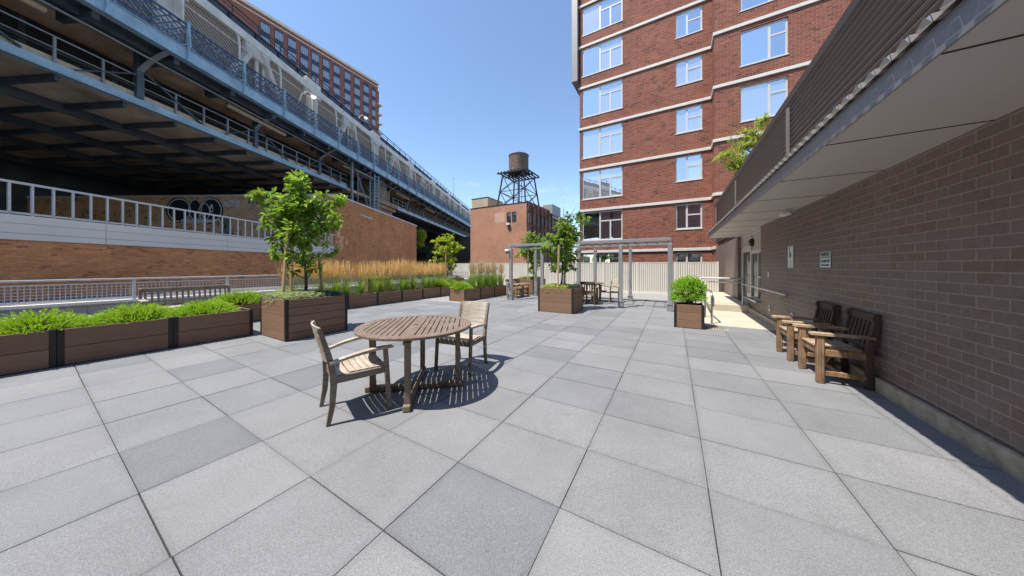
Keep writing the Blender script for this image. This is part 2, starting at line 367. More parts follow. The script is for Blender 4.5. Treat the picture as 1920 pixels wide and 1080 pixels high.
M['darkstone'] = brick('abutment_stone', (.13,.105,.085), (.18,.145,.12), (.05,.04,.035), 1.8, .6, .03, weather=.3)
M['winframe'] = basic('window_frame', (.60,.59,.56), .45, .1, var=.04)
M['glass'] = glass('window_glass', (.04,.05,.06), refl=.78, tint=(.93,.97,1.0))
M['glassb'] = glass('window_glass_blind', (.34,.35,.35), refl=.60, tint=(.93,.97,1.0))
M['glassc'] = glass('window_glass_room', (.05,.045,.04), refl=.66, tint=(.88,.94,1.0))
M['glassdark'] = glass('door_glass', (.01,.012,.012), .2, tint=(.9,.95,.93))
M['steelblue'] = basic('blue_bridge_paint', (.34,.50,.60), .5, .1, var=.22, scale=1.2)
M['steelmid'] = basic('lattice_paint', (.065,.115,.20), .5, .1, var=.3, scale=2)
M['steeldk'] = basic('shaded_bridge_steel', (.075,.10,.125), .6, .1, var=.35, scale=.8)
M['steelgrey'] = basic('bracket_paint', (.27,.30,.32), .55, .1, var=.2, scale=1)
M['understeel'] = basic('deck_underside', (.62,.46,.33), .8, 0, var=.5, scale=.5)
M['steelink'] = basic('inner_dark_steel', (.022,.030,.040), .6, .1, var=.3)
M['curbtan'] = basic('walkway_curb', (.52,.44,.33), .8, var=.2)
M['trackdk'] = basic('track_girder', (.06,.07,.10), .55, .1, var=.25, scale=1)
M['whitesteel'] = basic('cream_truss_paint', (.74,.70,.62), .6, var=.18, scale=1.2)
M['screen'] = holes('diagonal_screen', (.70,.65,.56), 5.0, radians(52), .14, both=False)
M['brownpanel'] = basic('screen_back_panel', (.24,.185,.135), .8, var=.15)
M['lampglow'] = None
M['tank'] = basic('tank_wood', (.155,.095,.062), .85, var=.55, scale=1.1, grain=(4,4,.7), bscale=6, bst=.3)
M['hoop'] = basic('tank_hoop', (.34,.29,.24), .6, .3)
M['tankroof'] = basic('tank_roof', (.42,.38,.33), .8, var=.2)
M['black'] = basic('black_steel', (.020,.022,.026), .55, .2, var=.3)
M['towerwin'] = glass('tower_glass', (.04,.06,.10), .35)
M['towerblue'] = basic('tower_spandrel', (.03,.045,.085), .4, var=.15)
M['concretegrey'] = brick('grey_block', (.33,.32,.30), (.38,.37,.34), (.26,.25,.24), .4, .2, .01, weather=.2)
M['stucco'] = basic('tan_stucco', (.50,.40,.28), .9, var=.12, scale=.8)
M['louvre'] = basic('louvre_metal', (.19,.17,.158), .45, .15, var=.08, scale=2)
M['louvredk'] = basic('louvre_shadow_gap', (.03,.026,.024), .8)
M['soffit'] = basic('soffit_panel', (.52,.485,.45), .5, .15, var=.04, scale=1)
M['fascia'] = basic('fascia_metal', (.24,.225,.22), .45, .3, var=.08)
M['corr_lit'] = basic('sunlit_rib_end', (.55,.53,.50), .4, .4, var=.1)  # paler metal for the rib ends; sunlight on them is put into the colour
M['beamw'] = basic('cream_beam', (.82,.77,.68), .7, var=.05, scale=.5)
M['paledpatch'] = basic('pale_brick_patch', (.58,.36,.27), .9, var=.12)
M['sign'] = basic('sign_face', (.74,.80,.76), .4, var=.03)
M['signgreen'] = basic('sign_green', (.30,.47,.38), .5)
M['ink'] = basic('sign_ink', (.03,.045,.045), .6)
M['whiteplastic'] = basic('white_plastic', (.70,.69,.66), .4)
M['chrome'] = basic('brushed_steel', (.50,.50,.50), .28, .85, var=.1)
M['blackpl'] = basic('black_plastic', (.015,.015,.017), .3)
M['stake'] = wood('pale_stake', (.46,.32,.16), (.62,.46,.26), (.50,.34,.17), 'z')
M['bark'] = basic('bark', (.085,.062,.045), .9, var=.4, scale=14, bscale=25, bst=.6, grain=(1,1,.3))
M['bark2'] = basic('grey_bark', (.20,.165,.13), .9, var=.3, scale=14, bscale=25, bst=.6)
M['leaf'] = leafm('maple_leaf', (.035,.115,.014), (.38,.56,.085))
M['leafy'] = leafm('yellow_leaf', (.26,.38,.02), (.55,.62,.07))
M['leaf2'] = leafm('light_leaf', (.20,.32,.04), (.55,.62,.12))
M['leafdk'] = leafm('dark_leaf', (.02,.055,.02), (.07,.14,.05))
M['hedge'] = leafm('shrub_leaf', (.12,.32,.012), (.42,.66,.045), .3)
M['grass'] = leafm('grass_blade', (.10,.23,.03), (.42,.56,.10), .3)
M['plume'] = leafm('plume', (.80,.50,.20), (1.0,.76,.42), .35, .8)
M['plumepale'] = leafm('pale_plume', (.58,.44,.26), (.80,.62,.38), .3, .8)
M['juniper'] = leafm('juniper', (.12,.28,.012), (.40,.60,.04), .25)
M['sedum'] = leafm('sedum', (.26,.34,.14), (.58,.64,.40), .3)
M['sedumy'] = leafm('yellow_sedum', (.28,.36,.05), (.55,.60,.16), .3)
M['bluecover'] = leafm('blue_creeper', (.03,.085,.055), (.10,.20,.13), .2)
M['paintw'] = basic('spray_white', (.58,.62,.66), .7, var=.15, scale=3)
M['paintb'] = basic('spray_black', (.013,.016,.025), .6)
M['paintg'] = basic('spray_grey', (.15,.155,.18), .7, var=.5, scale=3)
M['paintl'] = basic('spray_lilac', (.44,.38,.42), .8, var=.3, scale=4)
M['paintpeel'] = basic('peeled_patch', (.84,.50,.27), .9, var=.2)
M['bollard'] = basic('pipe_plate', (.55,.52,.48), .5, .3)
def emis(name, c, s):
    m, n, l, bs = nmat(name); bs.inputs['Emission Color'].default_value = col4(c); bs.inputs['Emission Strength'].default_value = s; bs.inputs['Base Color'].default_value = col4(c); return m
M['lampglow'] = emis('lit_lamp', (1,.78,.42), 4)

def text_mb(txt, size, M4, extrude=.001, off=0):
    cu = bpy.data.curves.new('t', 'FONT'); cu.body = txt; cu.size = size; cu.extrude = extrude; cu.align_x = 'CENTER'; cu.align_y = 'CENTER'; cu.resolution_u = 3; cu.offset = off
    o = bpy.data.objects.new('t', cu); COL.objects.link(o); bpy.context.view_layer.update()
    dg = bpy.context.evaluated_depsgraph_get(); me = o.evaluated_get(dg).to_mesh()
    mb = MB(); mb.add([M4 @ v.co for v in me.vertices], [tuple(p.vertices) for p in me.polygons])
    o.evaluated_get(dg).to_mesh_clear(); bpy.data.objects.remove(o); bpy.data.curves.remove(cu); return mb
#==SETTING==
# ================================================================== GROUND
rg = random.Random(3)
mb = MB(); A0, B0, DA, DB = -2.092, .9515, .76, .596
DARK = {}
for px_, py_, t_ in ((420,820,.0),(590,700,.05),(905,915,.1),(1330,652,.15),(1350,672,.25),(1090,688,.3),(735,668,.08),(1010,660,.25),(1400,905,.8),(1240,880,.75),(1560,800,.45),(640,830,.75),(1050,790,.8),(1000,900,.7),(700,880,.7),(1220,735,.7)):
    q_ = Vector(((px_-CX), F, 0))*(H/(py_-Y0)); DARK[(math.floor((q_.dot(U)-A0)/DA), math.floor((q_.dot(V)-B0)/DB))] = t_
for i in range(-16, 8):
    for j in range(-7, 21):
        a0 = A0+i*DA; b0 = B0+j*DB
        if a0+DA < -12.4 or b0 > 12.2 or a0 > 1.98: continue
        if a0 < -7.0 and b0 > 8.0: continue
        if a0 > .62 and b0 > 8.15: continue
        t = max(.2, min(1, rg.gauss(.66, .17)))
        if rg.random() < .06: t = rg.uniform(.1, .25)
        t = DARK.get((i, j), t)
        g = .0022+ (.002 if rg.random() < .12 else 0); g2 = .0022+(.003 if rg.random() < .12 else 0)
        z = rg.uniform(-.0015, .0015); tl = rg.uniform(-.001, .001)
        c = [P(a0+g, b0+g2, z), P(a0+DA-g, b0+g2, z+tl), P(a0+DA-g, b0+DB-g2, z), P(a0+g, b0+DB-g2, z-tl)]
        lo = [q-Vector((0,0,.03)) for q in c]
        mb.add(lo+c, [(4,5,6,7),(0,1,5,4),(1,2,6,5),(2,3,7,6),(3,0,4,7)], t)
structure(mesh_obj('granite_paving', mb, M['paver']))
def slab(name, a0, b0, a1, b1, z0, z1, mat, kind='structure'):
    o = mesh_obj(name, MB().box((a0,b0,z0),(a1,b1,z1)), mat); o.rotation_euler = (0,0,-TH)
    if kind: o['kind'] = kind
    return o
slab('terrace_bed', -12.6, -4, 2.3, 16.0, -.4, -.012, M['joint'])
slab('pale_paving', -12.4, 12.79, .95, 15.93, -.011, .003, M['white_paver'])
slab('pale_paving', -12.4, 8.11, -6.66, 12.77, -.011, .003, M['white_paver'])
slab('concrete_walk', .648, 8.105, 1.97, 10.78, -.011, .004, M['concrete'])
slab('concrete_walk', .648, 10.78, .95, 12.79, -.011, .004, M['concrete'])
slab('concrete_landing', .952, 10.782, 1.97, 15.92, -.011, .20, M['concrete'])
gs = mesh_obj('street_ground', MB().box((-1500,-1500,-3.4),(1500,1500,-3.0)), M['street']); structure(gs)
lr = MB().box((-17.0,-14,-.5),(-12.86,16.6,.40)); o = mesh_obj('lower_roof', lr, M['roofing']); o.rotation_euler = (0,0,-TH); structure(o)

# ================================================================== TERRACE PARAPET AND MESH RAILING
t = thing('parapet_wall', 'low grey parapet wall under the mesh railing along the left terrace edge', 'wall', P(-12.73, 0), -TH)
mesh_obj('coping', MB().box((-.17,-10,.44),(.17,15.9,.50), bev=.01), M['stone'], t)
mesh_obj('wall_body', MB().box((-.12,-10,-3),(.12,15.9,.438)), M['concretegrey'], t)
t = thing('mesh_railing', 'white metal railing with square wire mesh infill along the left terrace edge', 'railing', P(-12.72, 0), -TH)
mesh_obj('top_rail', MB().box((-.03,-10,1.03),(.03,15.8,1.075), bev=.006), M['rail'], t)
mesh_obj('lower_rail', MB().box((-.015,-10,.545),(.015,15.8,.57)).box((-.015,-10,.94),(.015,15.8,.96)), M['rail'], t)
mesh_obj('wire_mesh', MB().add([(0,-10,.57),(0,15.8,.57),(0,15.8,.94),(0,-10,.94)], [(0,1,2,3)]), M['wire'], t)
for k in range(14):
    b = -9.6+k*1.85 if k != 0 else -9.9
    mesh_obj('railing_post', MB().box((-.028,b-.028,.50),(.028,b+.028,1.028), bev=.004), M['rail'], t)

# ================================================================== BROWN BUILDING ON THE RIGHT (wall at a = 2)
def wall_openings(mb, x0, x1, z0, z1, ops, depth=.14, thick=.3, plane='xz'):
    """front face at y=0 (facing -y) with rectangular openings cut and reveals; local coordinates"""
    xs = sorted(set([x0, x1]+[v for o in ops for v in (o[0], o[1])])); zs = sorted(set([z0, z1]+[v for o in ops for v in (o[2], o[3])]))
    for i in range(len(xs)-1):
        for j in range(len(zs)-1):
            cx_, cz_ = (xs[i]+xs[i+1])/2, (zs[j]+zs[j+1])/2
            if any(o[0] < cx_ < o[1] and o[2] < cz_ < o[3] for o in ops): continue
            mb.add([(xs[i],0,zs[j]),(xs[i+1],0,zs[j]),(xs[i+1],0,zs[j+1]),(xs[i],0,zs[j+1])], [(0,1,2,3)])
    for a, b, c, d in ops:
        mb.add([(a,0,c),(b,0,c),(b,depth,c),(a,depth,c)], [(0,3,2,1)]); mb.add([(a,0,d),(b,0,d),(b,depth,d),(a,depth,d)], [(0,1,2,3)])
        mb.add([(a,0,c),(a,depth,c),(a,depth,d),(a,0,d)], [(0,3,2,1)]); mb.add([(b,0,c),(b,depth,c),(b,depth,d),(b,0,d)], [(0,1,2,3)])
        mb.add([(a,depth,c),(b,depth,c),(b,depth,d),(a,depth,d)], [(0,1,2,3)])
bb = thing('brown_brick_building', 'single storey brown brick building with deep grey eave on the right', 'building', P(2.0, 0), -TH)
# local: x = a-2, y = b ; facade faces -x.
mb = MB()
mb.box((0,-12,-3),(.35,9.75,2.45)); mb.box((0,12.84,-3),(.35,18.9,2.45)); mb.box((.351,-12,-3),(9,14.2,2.44)); mb.box((0,9.752,-.01),(.12,11.35,.40))
mesh_obj('brick_wall', mb, M['brickbrown'], bb)
mesh_obj('base_curb', MB().box((-.05,1.0,-.01),(-.001,11.25,.15), bev=.008), M['curb'], bb)
# door recess and storefront at x=.12
fr = MB()
for y0_, y1_ in ((9.752,9.81),(11.36,11.44),(12.76,12.838)): fr.box((.10,y0_,.0 if y0_ > 11 else .40),(.19,y1_,2.44))
fr.box((.102,9.81,1.78),(.188,11.36,1.88)); fr.box((.102,11.44,1.98),(.188,12.76,2.06)); fr.box((.102,9.81,.402),(.188,11.36,.46)); fr.box((.102,9.81,2.38),(.188,12.76,2.44))
fr.box((.104,10.55,.46),(.186,10.60,1.78)); fr.box((.104,9.81,1.05),(.186,10.55,1.10)); 
sf = mesh_obj('storefront_frame', fr, M['winframe'], bb)
mesh_obj('transom_panel', MB().box((.13,9.81,1.882),(.16,10.58,2.378)).box((.13,10.62,1.882),(.16,11.36,2.378)).box((.13,11.44,2.062),(.16,12.76,2.378)), M['soffit'], bb)
mesh_obj('window_pane', MB().box((.14,9.812,.462),(.155,11.358,1.778)), M['glassdark'], bb)
dr = mesh_obj('door', MB().box((.11,11.445,.01),(.16,11.56,1.975)).box((.11,12.64,.01),(.16,12.755,1.975)).box((.11,11.56,1.86),(.16,12.64,1.975)).box((.11,11.56,.01),(.16,12.64,.25)), M['winframe'], bb)
mesh_obj('door_pane', MB().box((.13,11.562,.252),(.14,12.638,1.858)), M['glassdark'], dr)
mesh_obj('door_handle', MB().tube([(.10,11.62,.62),(.05,11.62,.62),(.05,11.62,1.12),(.10,11.62,1.12)], .014), M['chrome'], dr)
mesh_obj('window_sill', MB().box((-.10,9.78,.405),(.098,11.33,.44), bev=.005), M['chrome'], bb)
# canopy
cnp = mesh_obj('soffit', MB().box((-.86,-8,2.451),(.30,13.0,2.475)), M['soffit'], bb)
for k in range(17): mesh_obj('soffit_joint', MB().box((-.85,-7.5+k*1.22,2.447),(.0,-7.488+k*1.22,2.4508)), M['louvredk'], cnp)
fa = MB().prism([(-.872,2.44),(-.862,2.44),(-.862,2.585),(-.88,2.585)], -8, 13.0, Matrix(((1,0,0,0),(0,0,1,0),(0,1,0,0),(0,0,0,1))))
fa.box((-.862,12.985,2.44),(.3,13.01,2.585)); mesh_obj('fascia', fa, M['fascia'], bb)
cd = MB(); y = -7.9; zd = 2.588
while y < 12.85:                      # ribbed metal roof deck, the rib ends show over the fascia
    pr_ = [(y,zd),(y+.055,zd),(y+.075,zd+.052),(y+.125,zd+.052),(y+.15,zd)]
    for i in range(4):
        (ya, za), (yb, zb) = pr_[i], pr_[i+1]
        cd.add([(-.905,ya,za),(-.905,yb,zb),(.05,yb,zb+.03),(.05,ya,za+.03)], [(0,1,2,3)])
    y += .15
nface = len(cd.f); y = -7.9
while y < 12.85:
    cd.add([(-.906,y+.058,zd),(-.906,y+.15,zd),(-.925,y+.132,zd+.012),(-.925,y+.075,zd+.042)], [(0,1,2,3)])
    cd.add([(-.9055,y+.06,zd+.002),(-.9055,y+.147,zd+.002),(-.9055,y+.124,zd+.05),(-.9055,y+.078,zd+.05)], [(0,1,2,3)]); y += .15
cdo = mesh_obj('corrugated_deck', cd, M['louvre'], bb); cdo.data.materials.append(M['corr_lit'])
cdo.data.polygons.foreach_set('material_index', [0]*nface+[1]*(len(cd.f)-nface))
# louvre screen above the eave
lv = MB(); zc = 2.62
while zc < 4.54:
    lv.prism([(.05,zc+.0),(.0,zc+.008),(-.03,zc+.022),(-.042,zc+.040),(-.03,zc+.058),(.0,zc+.068),(.05,zc+.072)], -8, 18.9, Matrix(((1,0,0,0),(0,0,1,0),(0,1,0,0),(0,0,0,1)))); zc += .100
ls = mesh_obj('louvre_screen', lv, M['louvre'], bb)
mesh_obj('louvre_backing', MB().box((.030,-8,2.64),(.14,18.9,4.60)), M['louvredk'], bb)
for k in range(6):
    b = -8.7+k*5.4
    if b > -8: mesh_obj('louvre_mullion', MB().box((-.075,b-.035,2.72),(-.037,b+.035,4.50)), M['fascia'], ls)
lu = MB(); 
for zc in (2.50, 2.60): lu.prism([(-.02,zc),(.10,zc+.06),(.10,zc+.07),(-.02,zc+.012)], 13.02, 18.9, Matrix(((1,0,0,0),(0,0,1,0),(0,1,0,0),(0,0,0,1))))
mesh_obj('lower_louvre', lu, M['louvre'], bb)
mesh_obj('roof_edge', MB().box((-.03,-8,4.601),(.5,18.9,4.64)).prism([(-.05,4.605),(-.031,4.605),(-.06,4.68),(-.09,4.68)], -8, 18.9, Matrix(((1,0,0,0),(0,0,1,0),(0,1,0,0),(0,0,0,1)))), M['fascia'], bb)
mesh_obj('roof', MB().box((.141,-12,2.66),(9,14.2,4.30)), M['roofing'], bb)

# things on or against that wall
def on_wall(b, z, off=.0): return P(2.0-off, b, z)
RW = -TH - pi/2      # local +y looks to -a?  (x -> -v, y -> u)
def wall_sign(name, label, b, z, w, h, build):
    t = thing(name, label, 'sign', on_wall(b, z, .004), -TH)
    mesh_obj('panel', MB().box((-.004,-w/2,-h/2),(0,w/2,h/2), bev=.0015), M['sign'], t); build(t, w, h); return t
def TM(y, z, x=-.006): return Matrix(((0,0,-1,x),(-1,0,0,y),(0,1,0,z),(0,0,0,1)))    # text on the wall facing -x, reading from inside
def s1(t, w, h):
    mesh_obj('border', MB().box((-.006,-w*.42,h*.455),(-.0045,w*.42,h*.465)).box((-.006,-w*.42,-h*.455),(-.0045,w*.42,-h*.465)), M['ink'], t)
    d = MB().prism([(.045,.0),(.03,.05),(.0,.035),(-.02,.075),(-.03,.17),(-.045,.175),(-.06,.16),(-.05,.14),(-.045,.08),(-.05,.0),(-.035,-.06),(-.025,-.06),(-.02,-.01),(.015,-.01),(.025,-.06),(.035,-.06)], -.001, .001, TM(0, .03))
    mesh_obj('dog_symbol', d, M['ink'], t)
    for k, s in enumerate(('CURB YOUR', 'DOG', 'NO DOGS', 'ALLOWED')[:0]): pass
    ln = MB()
    for k in range(7): ln.box((-.006,-.055,-.075-k*.018),(-.0045,.055-(.012 if k%2 else 0),-.067-k*.018))
    mesh_obj('small_print', ln, M['signgreen'], t)
def s2(t, w, h):
    mesh_obj('header_band', MB().box((-.006,-w*.44,h*.12),(-.0042,w*.44,h*.44)), M['signgreen'], t)
    mesh_obj('rule', MB().box((-.0075,-w*.44,h*.40),(-.0061,w*.44,h*.44)).box((-.0075,-w*.44,h*.10),(-.0061,w*.44,h*.135)), M['ink'], t)
    mesh_obj('lettering', text_mb('CLEAN UP', .064, TM(0,-.025), .001, .0016), M['ink'], t)
    mesh_obj('lettering', text_mb('AFTER YOURSELF', .034, TM(0,-.085), .001, .0012), M['ink'], t)
    g = MB()
    for k in range(5): g.prism([(-.02,0),(.0,.03),(.02,.0),(.01,-.03),(-.012,-.03)], -.0008, .0008, TM(.115-k*.055, .085, -.007))
    mesh_obj('symbol', g, M['ink'], t)
wall_sign('wall_sign', 'tall narrow white sign with a dog symbol on the brown brick wall', 7.53, 1.575, .29, .43, s1)
wall_sign('wall_sign', 'small white sign with green header reading CLEAN UP on the brown brick wall', 6.07, 1.495, .34, .235, s2)
t = thing('security_camera', 'white bullet camera under the grey eave above the signs', 'camera', P(1.90, 7.05, 2.38), -TH)
mesh_obj('housing', MB().tube([(-.02,-.02,0),(-.12,.10,-.01),(-.14,.125,-.012)], [.045,.045,.035], 14), M['whiteplastic'], t, True)
mesh_obj('lens', MB().tube([(-.141,.126,-.012),(-.148,.134,-.013)], .026, 12), M['blackpl'], t)
mesh_obj('bracket', MB().tube([(0,0,.07),(0,0,.03),(-.03,.0,.0)], .02, 8).box((-.05,-.05,.055),(.05,.05,.07)), M['whiteplastic'], t)
t = thing('wall_lamp', 'round black bulkhead lamp on the pale panel above the door', 'lamp', P(2.12, 11.25, 2.12), -TH)
RL = Matrix(((0,0,-1,0),(0,1,0,0),(1,0,0,0),(0,0,0,1)))
mesh_obj('housing', MB().lathe([(.12,-.01),(.12,.05),(.10,.08),(.085,.08)], n=20, M=RL), M['blackpl'], t, True)
mesh_obj('diffuser', MB().lathe([(.084,.075),(.07,.10),(.02,.115)], n=20, M=RL), M['glassdark'], t, True)
tag(mesh_obj('wall_switch', MB().box((-.02,-.045,-.06),(0,.045,.06), bev=.004), M['whiteplastic']), 'small pale box on the brown brick wall left of the tall sign', 'switch').location = P(1.998, 8.97, 1.19)
bpy.data.objects['wall_switch'].rotation_euler = (0,0,-TH)
for b, z, lb in ((8.93,.385,'round pale pipe plate low on the brown wall just below the handrail'),(7.42,.42,'round pale pipe plate low on the brown wall beside the garden armchairs')):
    t = thing('pipe_plate', lb, 'plate', P(1.998, b, z), -TH, None)
    mesh_obj('plate', MB().lathe([(.085,0),(.085,.012),(.07,.02),(.03,.022)], n=18, M=RL), M['bollard'], t); mesh_obj('cap', MB().lathe([(.028,.021),(.028,.05),(.02,.055)], n=10, M=RL), M['chrome'], t)
t = thing('wall_handrail', 'brushed steel handrail along the brown wall between the door and the signs', 'handrail', P(1.92, 0, 0), -TH)
mesh_obj('rail', MB().tube([(-.10,10.95,.845),(-.06,9.9,.84),(-.03,8.6,.835),(0,7.75,.825),(.03,7.66,.82),(.06,7.66,.80)], .021, 10), M['chrome'], t, True)
for b in (7.85, 9.45): mesh_obj('bracket', MB().tube([(.075,b,.74),(.02,b,.74),(0,b,.81)], .009, 8).lathe([(.03,-.004),(.03,.004)], (.068,b,.74), 12), M['chrome'], t)
mesh_obj('rail_post', MB().tube([(-.10,10.9,-.0),(-.10,10.9,.84)], .02, 10).tube([(-.09,10.9,.45),(.0,9.85,.45)], .014, 8), M['rail'], t, True)
# ramp guard beyond the right planter
t = thing('ramp_handrail', 'double pale handrail in front of the slatted fence by the brown building', 'handrail', P(0, 0, 0), -TH)
mesh_obj('rail', MB().tube([(.72,10.95,1.01),(1.88,10.95,1.01)], .028, 10), M['rail'], t, True)
mesh_obj('rail', MB().tube([(.95,11.0,.885),(1.88,11.0,.885)], .018, 8), M['rail'], t, True)
mesh_obj('rail', MB().tube([(.72,10.95,1.01),(.72,9.3,.86)], .028, 10), M['rail'], t, True)
mesh_obj('rail_post', MB().tube([(1.84,10.97,.2),(1.84,10.97,1.0)], .022, 8), M['rail'], t, True)
t = thing('loop_handrail', 'short looped steel handrail standing behind the right shrub planter', 'handrail', P(0,0,0), -TH)
mesh_obj('hoop', MB().tube([(.80,8.30,0),(.80,8.30,.60),(.80,8.31,.68),(.80,8.36,.74),(.80,8.44,.76),(.74,9.25,.80)], .024, 10), M['chrome'], t, True)
mesh_obj('hoop', MB().tube([(.80,8.30,.44),(.84,8.34,.42),(.84,8.34,.62),(.81,8.32,.68)], .014, 8), M['chrome'], t, True)
mesh_obj('rail_post', MB().tube([(.74,9.25,0),(.74,9.25,.80)], .022, 8), M['steelgrey'], t, True)
t = thing('floor_drain', 'small brass grate in the paving at the foot of the right planter', 'drain', P(.78, 7.62, .003), -TH)
gb = MB().box((-.24,-.07,0),(.24,.07,.004))
mesh_obj('grate', gb, M['curbtan'], t)
g = MB()
for k in range(9): g.box((-.21+k*.05,-.05,.0042),(-.185+k*.05,.05,.006))
mesh_obj('slot', g, M['hole'], t)

# ================================================================== SLATTED FENCE
t = thing('slatted_fence', 'long cream fence of vertical slats closing the back of the terrace', 'fence', P(0, 16.0), -TH)
sl_ = MB(); x = -14.2
while x < 1.70: sl_.box((x,-.02,.04),(x+.076,.02,1.55)); x += .096
mesh_obj('slats', sl_, M['fence'], t)
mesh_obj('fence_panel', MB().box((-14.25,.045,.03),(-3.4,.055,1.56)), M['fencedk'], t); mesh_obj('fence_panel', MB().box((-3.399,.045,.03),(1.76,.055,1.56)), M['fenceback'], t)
mesh_obj('top_rail', MB().box((-14.25,-.028,1.551),(1.8,.04,1.585)), M['fence'], t)
mesh_obj('bottom_rail', MB().box((-14.25,-.028,.025),(1.8,.04,.06)).box((-14.25,-.10,-.01),(.95,.10,.02)), M['fence'], t)
for a in (-14.25, -13.56,-11.87,-10.17,-8.49,-6.76,-5.08,-3.36,-1.65,.07,1.76): mesh_obj('fence_post', MB().box((a-.035,-.045,0.0),(a+.035,-.0285,1.60)), M['fence'], t)

# ================================================================== PERGOLA
t = thing('pergola', 'light grey metal pergola with flat open roof in the middle of the terrace', 'pergola', P(0,0), -TH)
def post(a, b, h=2.10):
    p = mesh_obj('post', MB().box((a-.058,b-.058,.22),(a+.058,b+.058,h), bev=.006), M['alu'], t)
    mesh_obj('post_foot', MB().box((a-.085,b-.085,0),(a+.085,b+.085,.20), bev=.006).box((a-.10,b-.10,.2),(a+.10,b+.10,.219)), M['alubase'], p)
    mesh_obj('connector', MB().box((a-.012,b-.04,h),(a+.012,b+.04,h+.06)), M['steelgrey'], p)
for a in (-5.8,-4.4,-2.97,-1.54,-.10): post(a, 10.0)
for a in (-5.62,-4.25,-2.86,-1.49,-.08): post(a, 12.0)
mesh_obj('beam', MB().box((-5.95,9.94,2.185),(-.09,9.975,2.28), bev=.004).box((-5.95,10.03,2.185),(-.09,10.055,2.28)), M['alu'], t)
mesh_obj('beam', MB().box((-5.95,11.97,2.185),(-.09,12.01,2.28), bev=.004), M['alu'], t)
mesh_obj('beam', MB().box((-5.98,9.94,2.185),(-5.951,12.01,2.28)), M['alu'], t)
mesh_obj('beam', MB().box((-.089,9.94,2.185),(-.06,12.01,2.28)), M['alu'], t)
br = MB(); 
for k in range(17): br.bar((-5.7+k*.345,10.06,2.235),(-5.7+k*.345,11.97,2.235), .014, .02)
br.bar((-5.94,11.02,2.21),(-.09,11.02,2.21), .014, .014)
mesh_obj('roof_bars', br, M['steelink'], t)
t = thing('dome_camera', 'white dome camera on the top of the leftmost pergola post', 'camera', P(-5.93, 9.92, 2.02), -TH)
mesh_obj('housing', MB().lathe([(.03,.06),(.10,.05),(.11,0),(.10,-.05)], n=18), M['whiteplastic'], t, True)
mesh_obj('dome', MB().lathe([(.085,-.051),(.075,-.09),(.04,-.12),(.01,-.13)], n=16), M['glassdark'], t, True)
t = thing('outlet_box', 'grey electric box with conduit at the foot of the leftmost pergola post', 'outlet box', P(-5.90, 9.90, 0), -TH)
mesh_obj('box', MB().box((-.06,-.05,.56),(.06,.03,.72), bev=.008), M['alubase'], t); mesh_obj('conduit', MB().tube([(0,-.02,.56),(0,-.02,.0)], .015, 8), M['alubase'], t)

# ================================================================== RED BRICK APARTMENT HOUSE
ap = thing('brick_apartment_building', 'tall red brick apartment house with pale stone bands beyond the fence', 'building', P(0, 20.2), -TH)
bands = [2.49+2.963*k for k in range(-1, 8)]
opsA = []; opsB = []; opsC = []
for k, z in enumerate(bands):
    if z > 22: continue
    opsA.append((-5.76,-3.0,z-2.24,z-.20)); opsB.append((.10,1.48,z-1.80,z-.24)); opsC.append((3.09,4.99,z-2.28,z-.38))
wallb = MB(); wall_openings(wallb, -5.93, 1.96, -3, 24.5, opsA+opsB)
w2 = MB(); wall_openings(w2, 1.96, 11, -3, 24.5, opsC)
wallb.add([(x, y-1.05, z) for x, y, z in w2.v], w2.f)
wallb.add([(1.96,-1.05,-3),(1.96,0,-3),(1.96,0,24.5),(1.96,-1.05,24.5)], [(0,1,2,3)])
wallb.add([(-5.93,0,-3),(-5.93,12,-3),(-5.93,12,24.5),(-5.93,0,24.5)], [(0,3,2,1)])
wallb.add([(-5.93,12,-3),(11,12,-3),(11,12,24.5),(-5.93,12,24.5)], [(0,1,2,3)]); wallb.add([(11,-1.05,-3),(11,12,-3),(11,12,24.5),(11,-1.05,24.5)], [(0,1,2,3)])
wallb.add([(-5.93,0,24.5),(11,-1.05,24.5),(11,12,24.5),(-5.93,12,24.5)], [(0,1,2,3)])
mesh_obj('brick_wall', wallb, M['brickred'], ap)
for z in bands:
    if z > 24: continue
    mesh_obj('stone_band', MB().box((-6.0,-.07,z-.17),(1.889,-.0015,z), bev=.01).box((1.89,-1.12,z-.17),(1.9585,-.0015,z)).box((1.9588,-1.12,z-.17),(11,-1.0515,z), bev=.01).box((-6.0,-.0012,z-.17),(-5.9315,12,z)), M['stone'], ap)
rwin = random.Random(4)
def gl3(z): return M['glass'] if z > 30 else rwin.choice([M['glass'],M['glassc'],M['glassb'],M['glassb']] if z > 5 else [M['glassc'],M['glassc'],M['glass']])
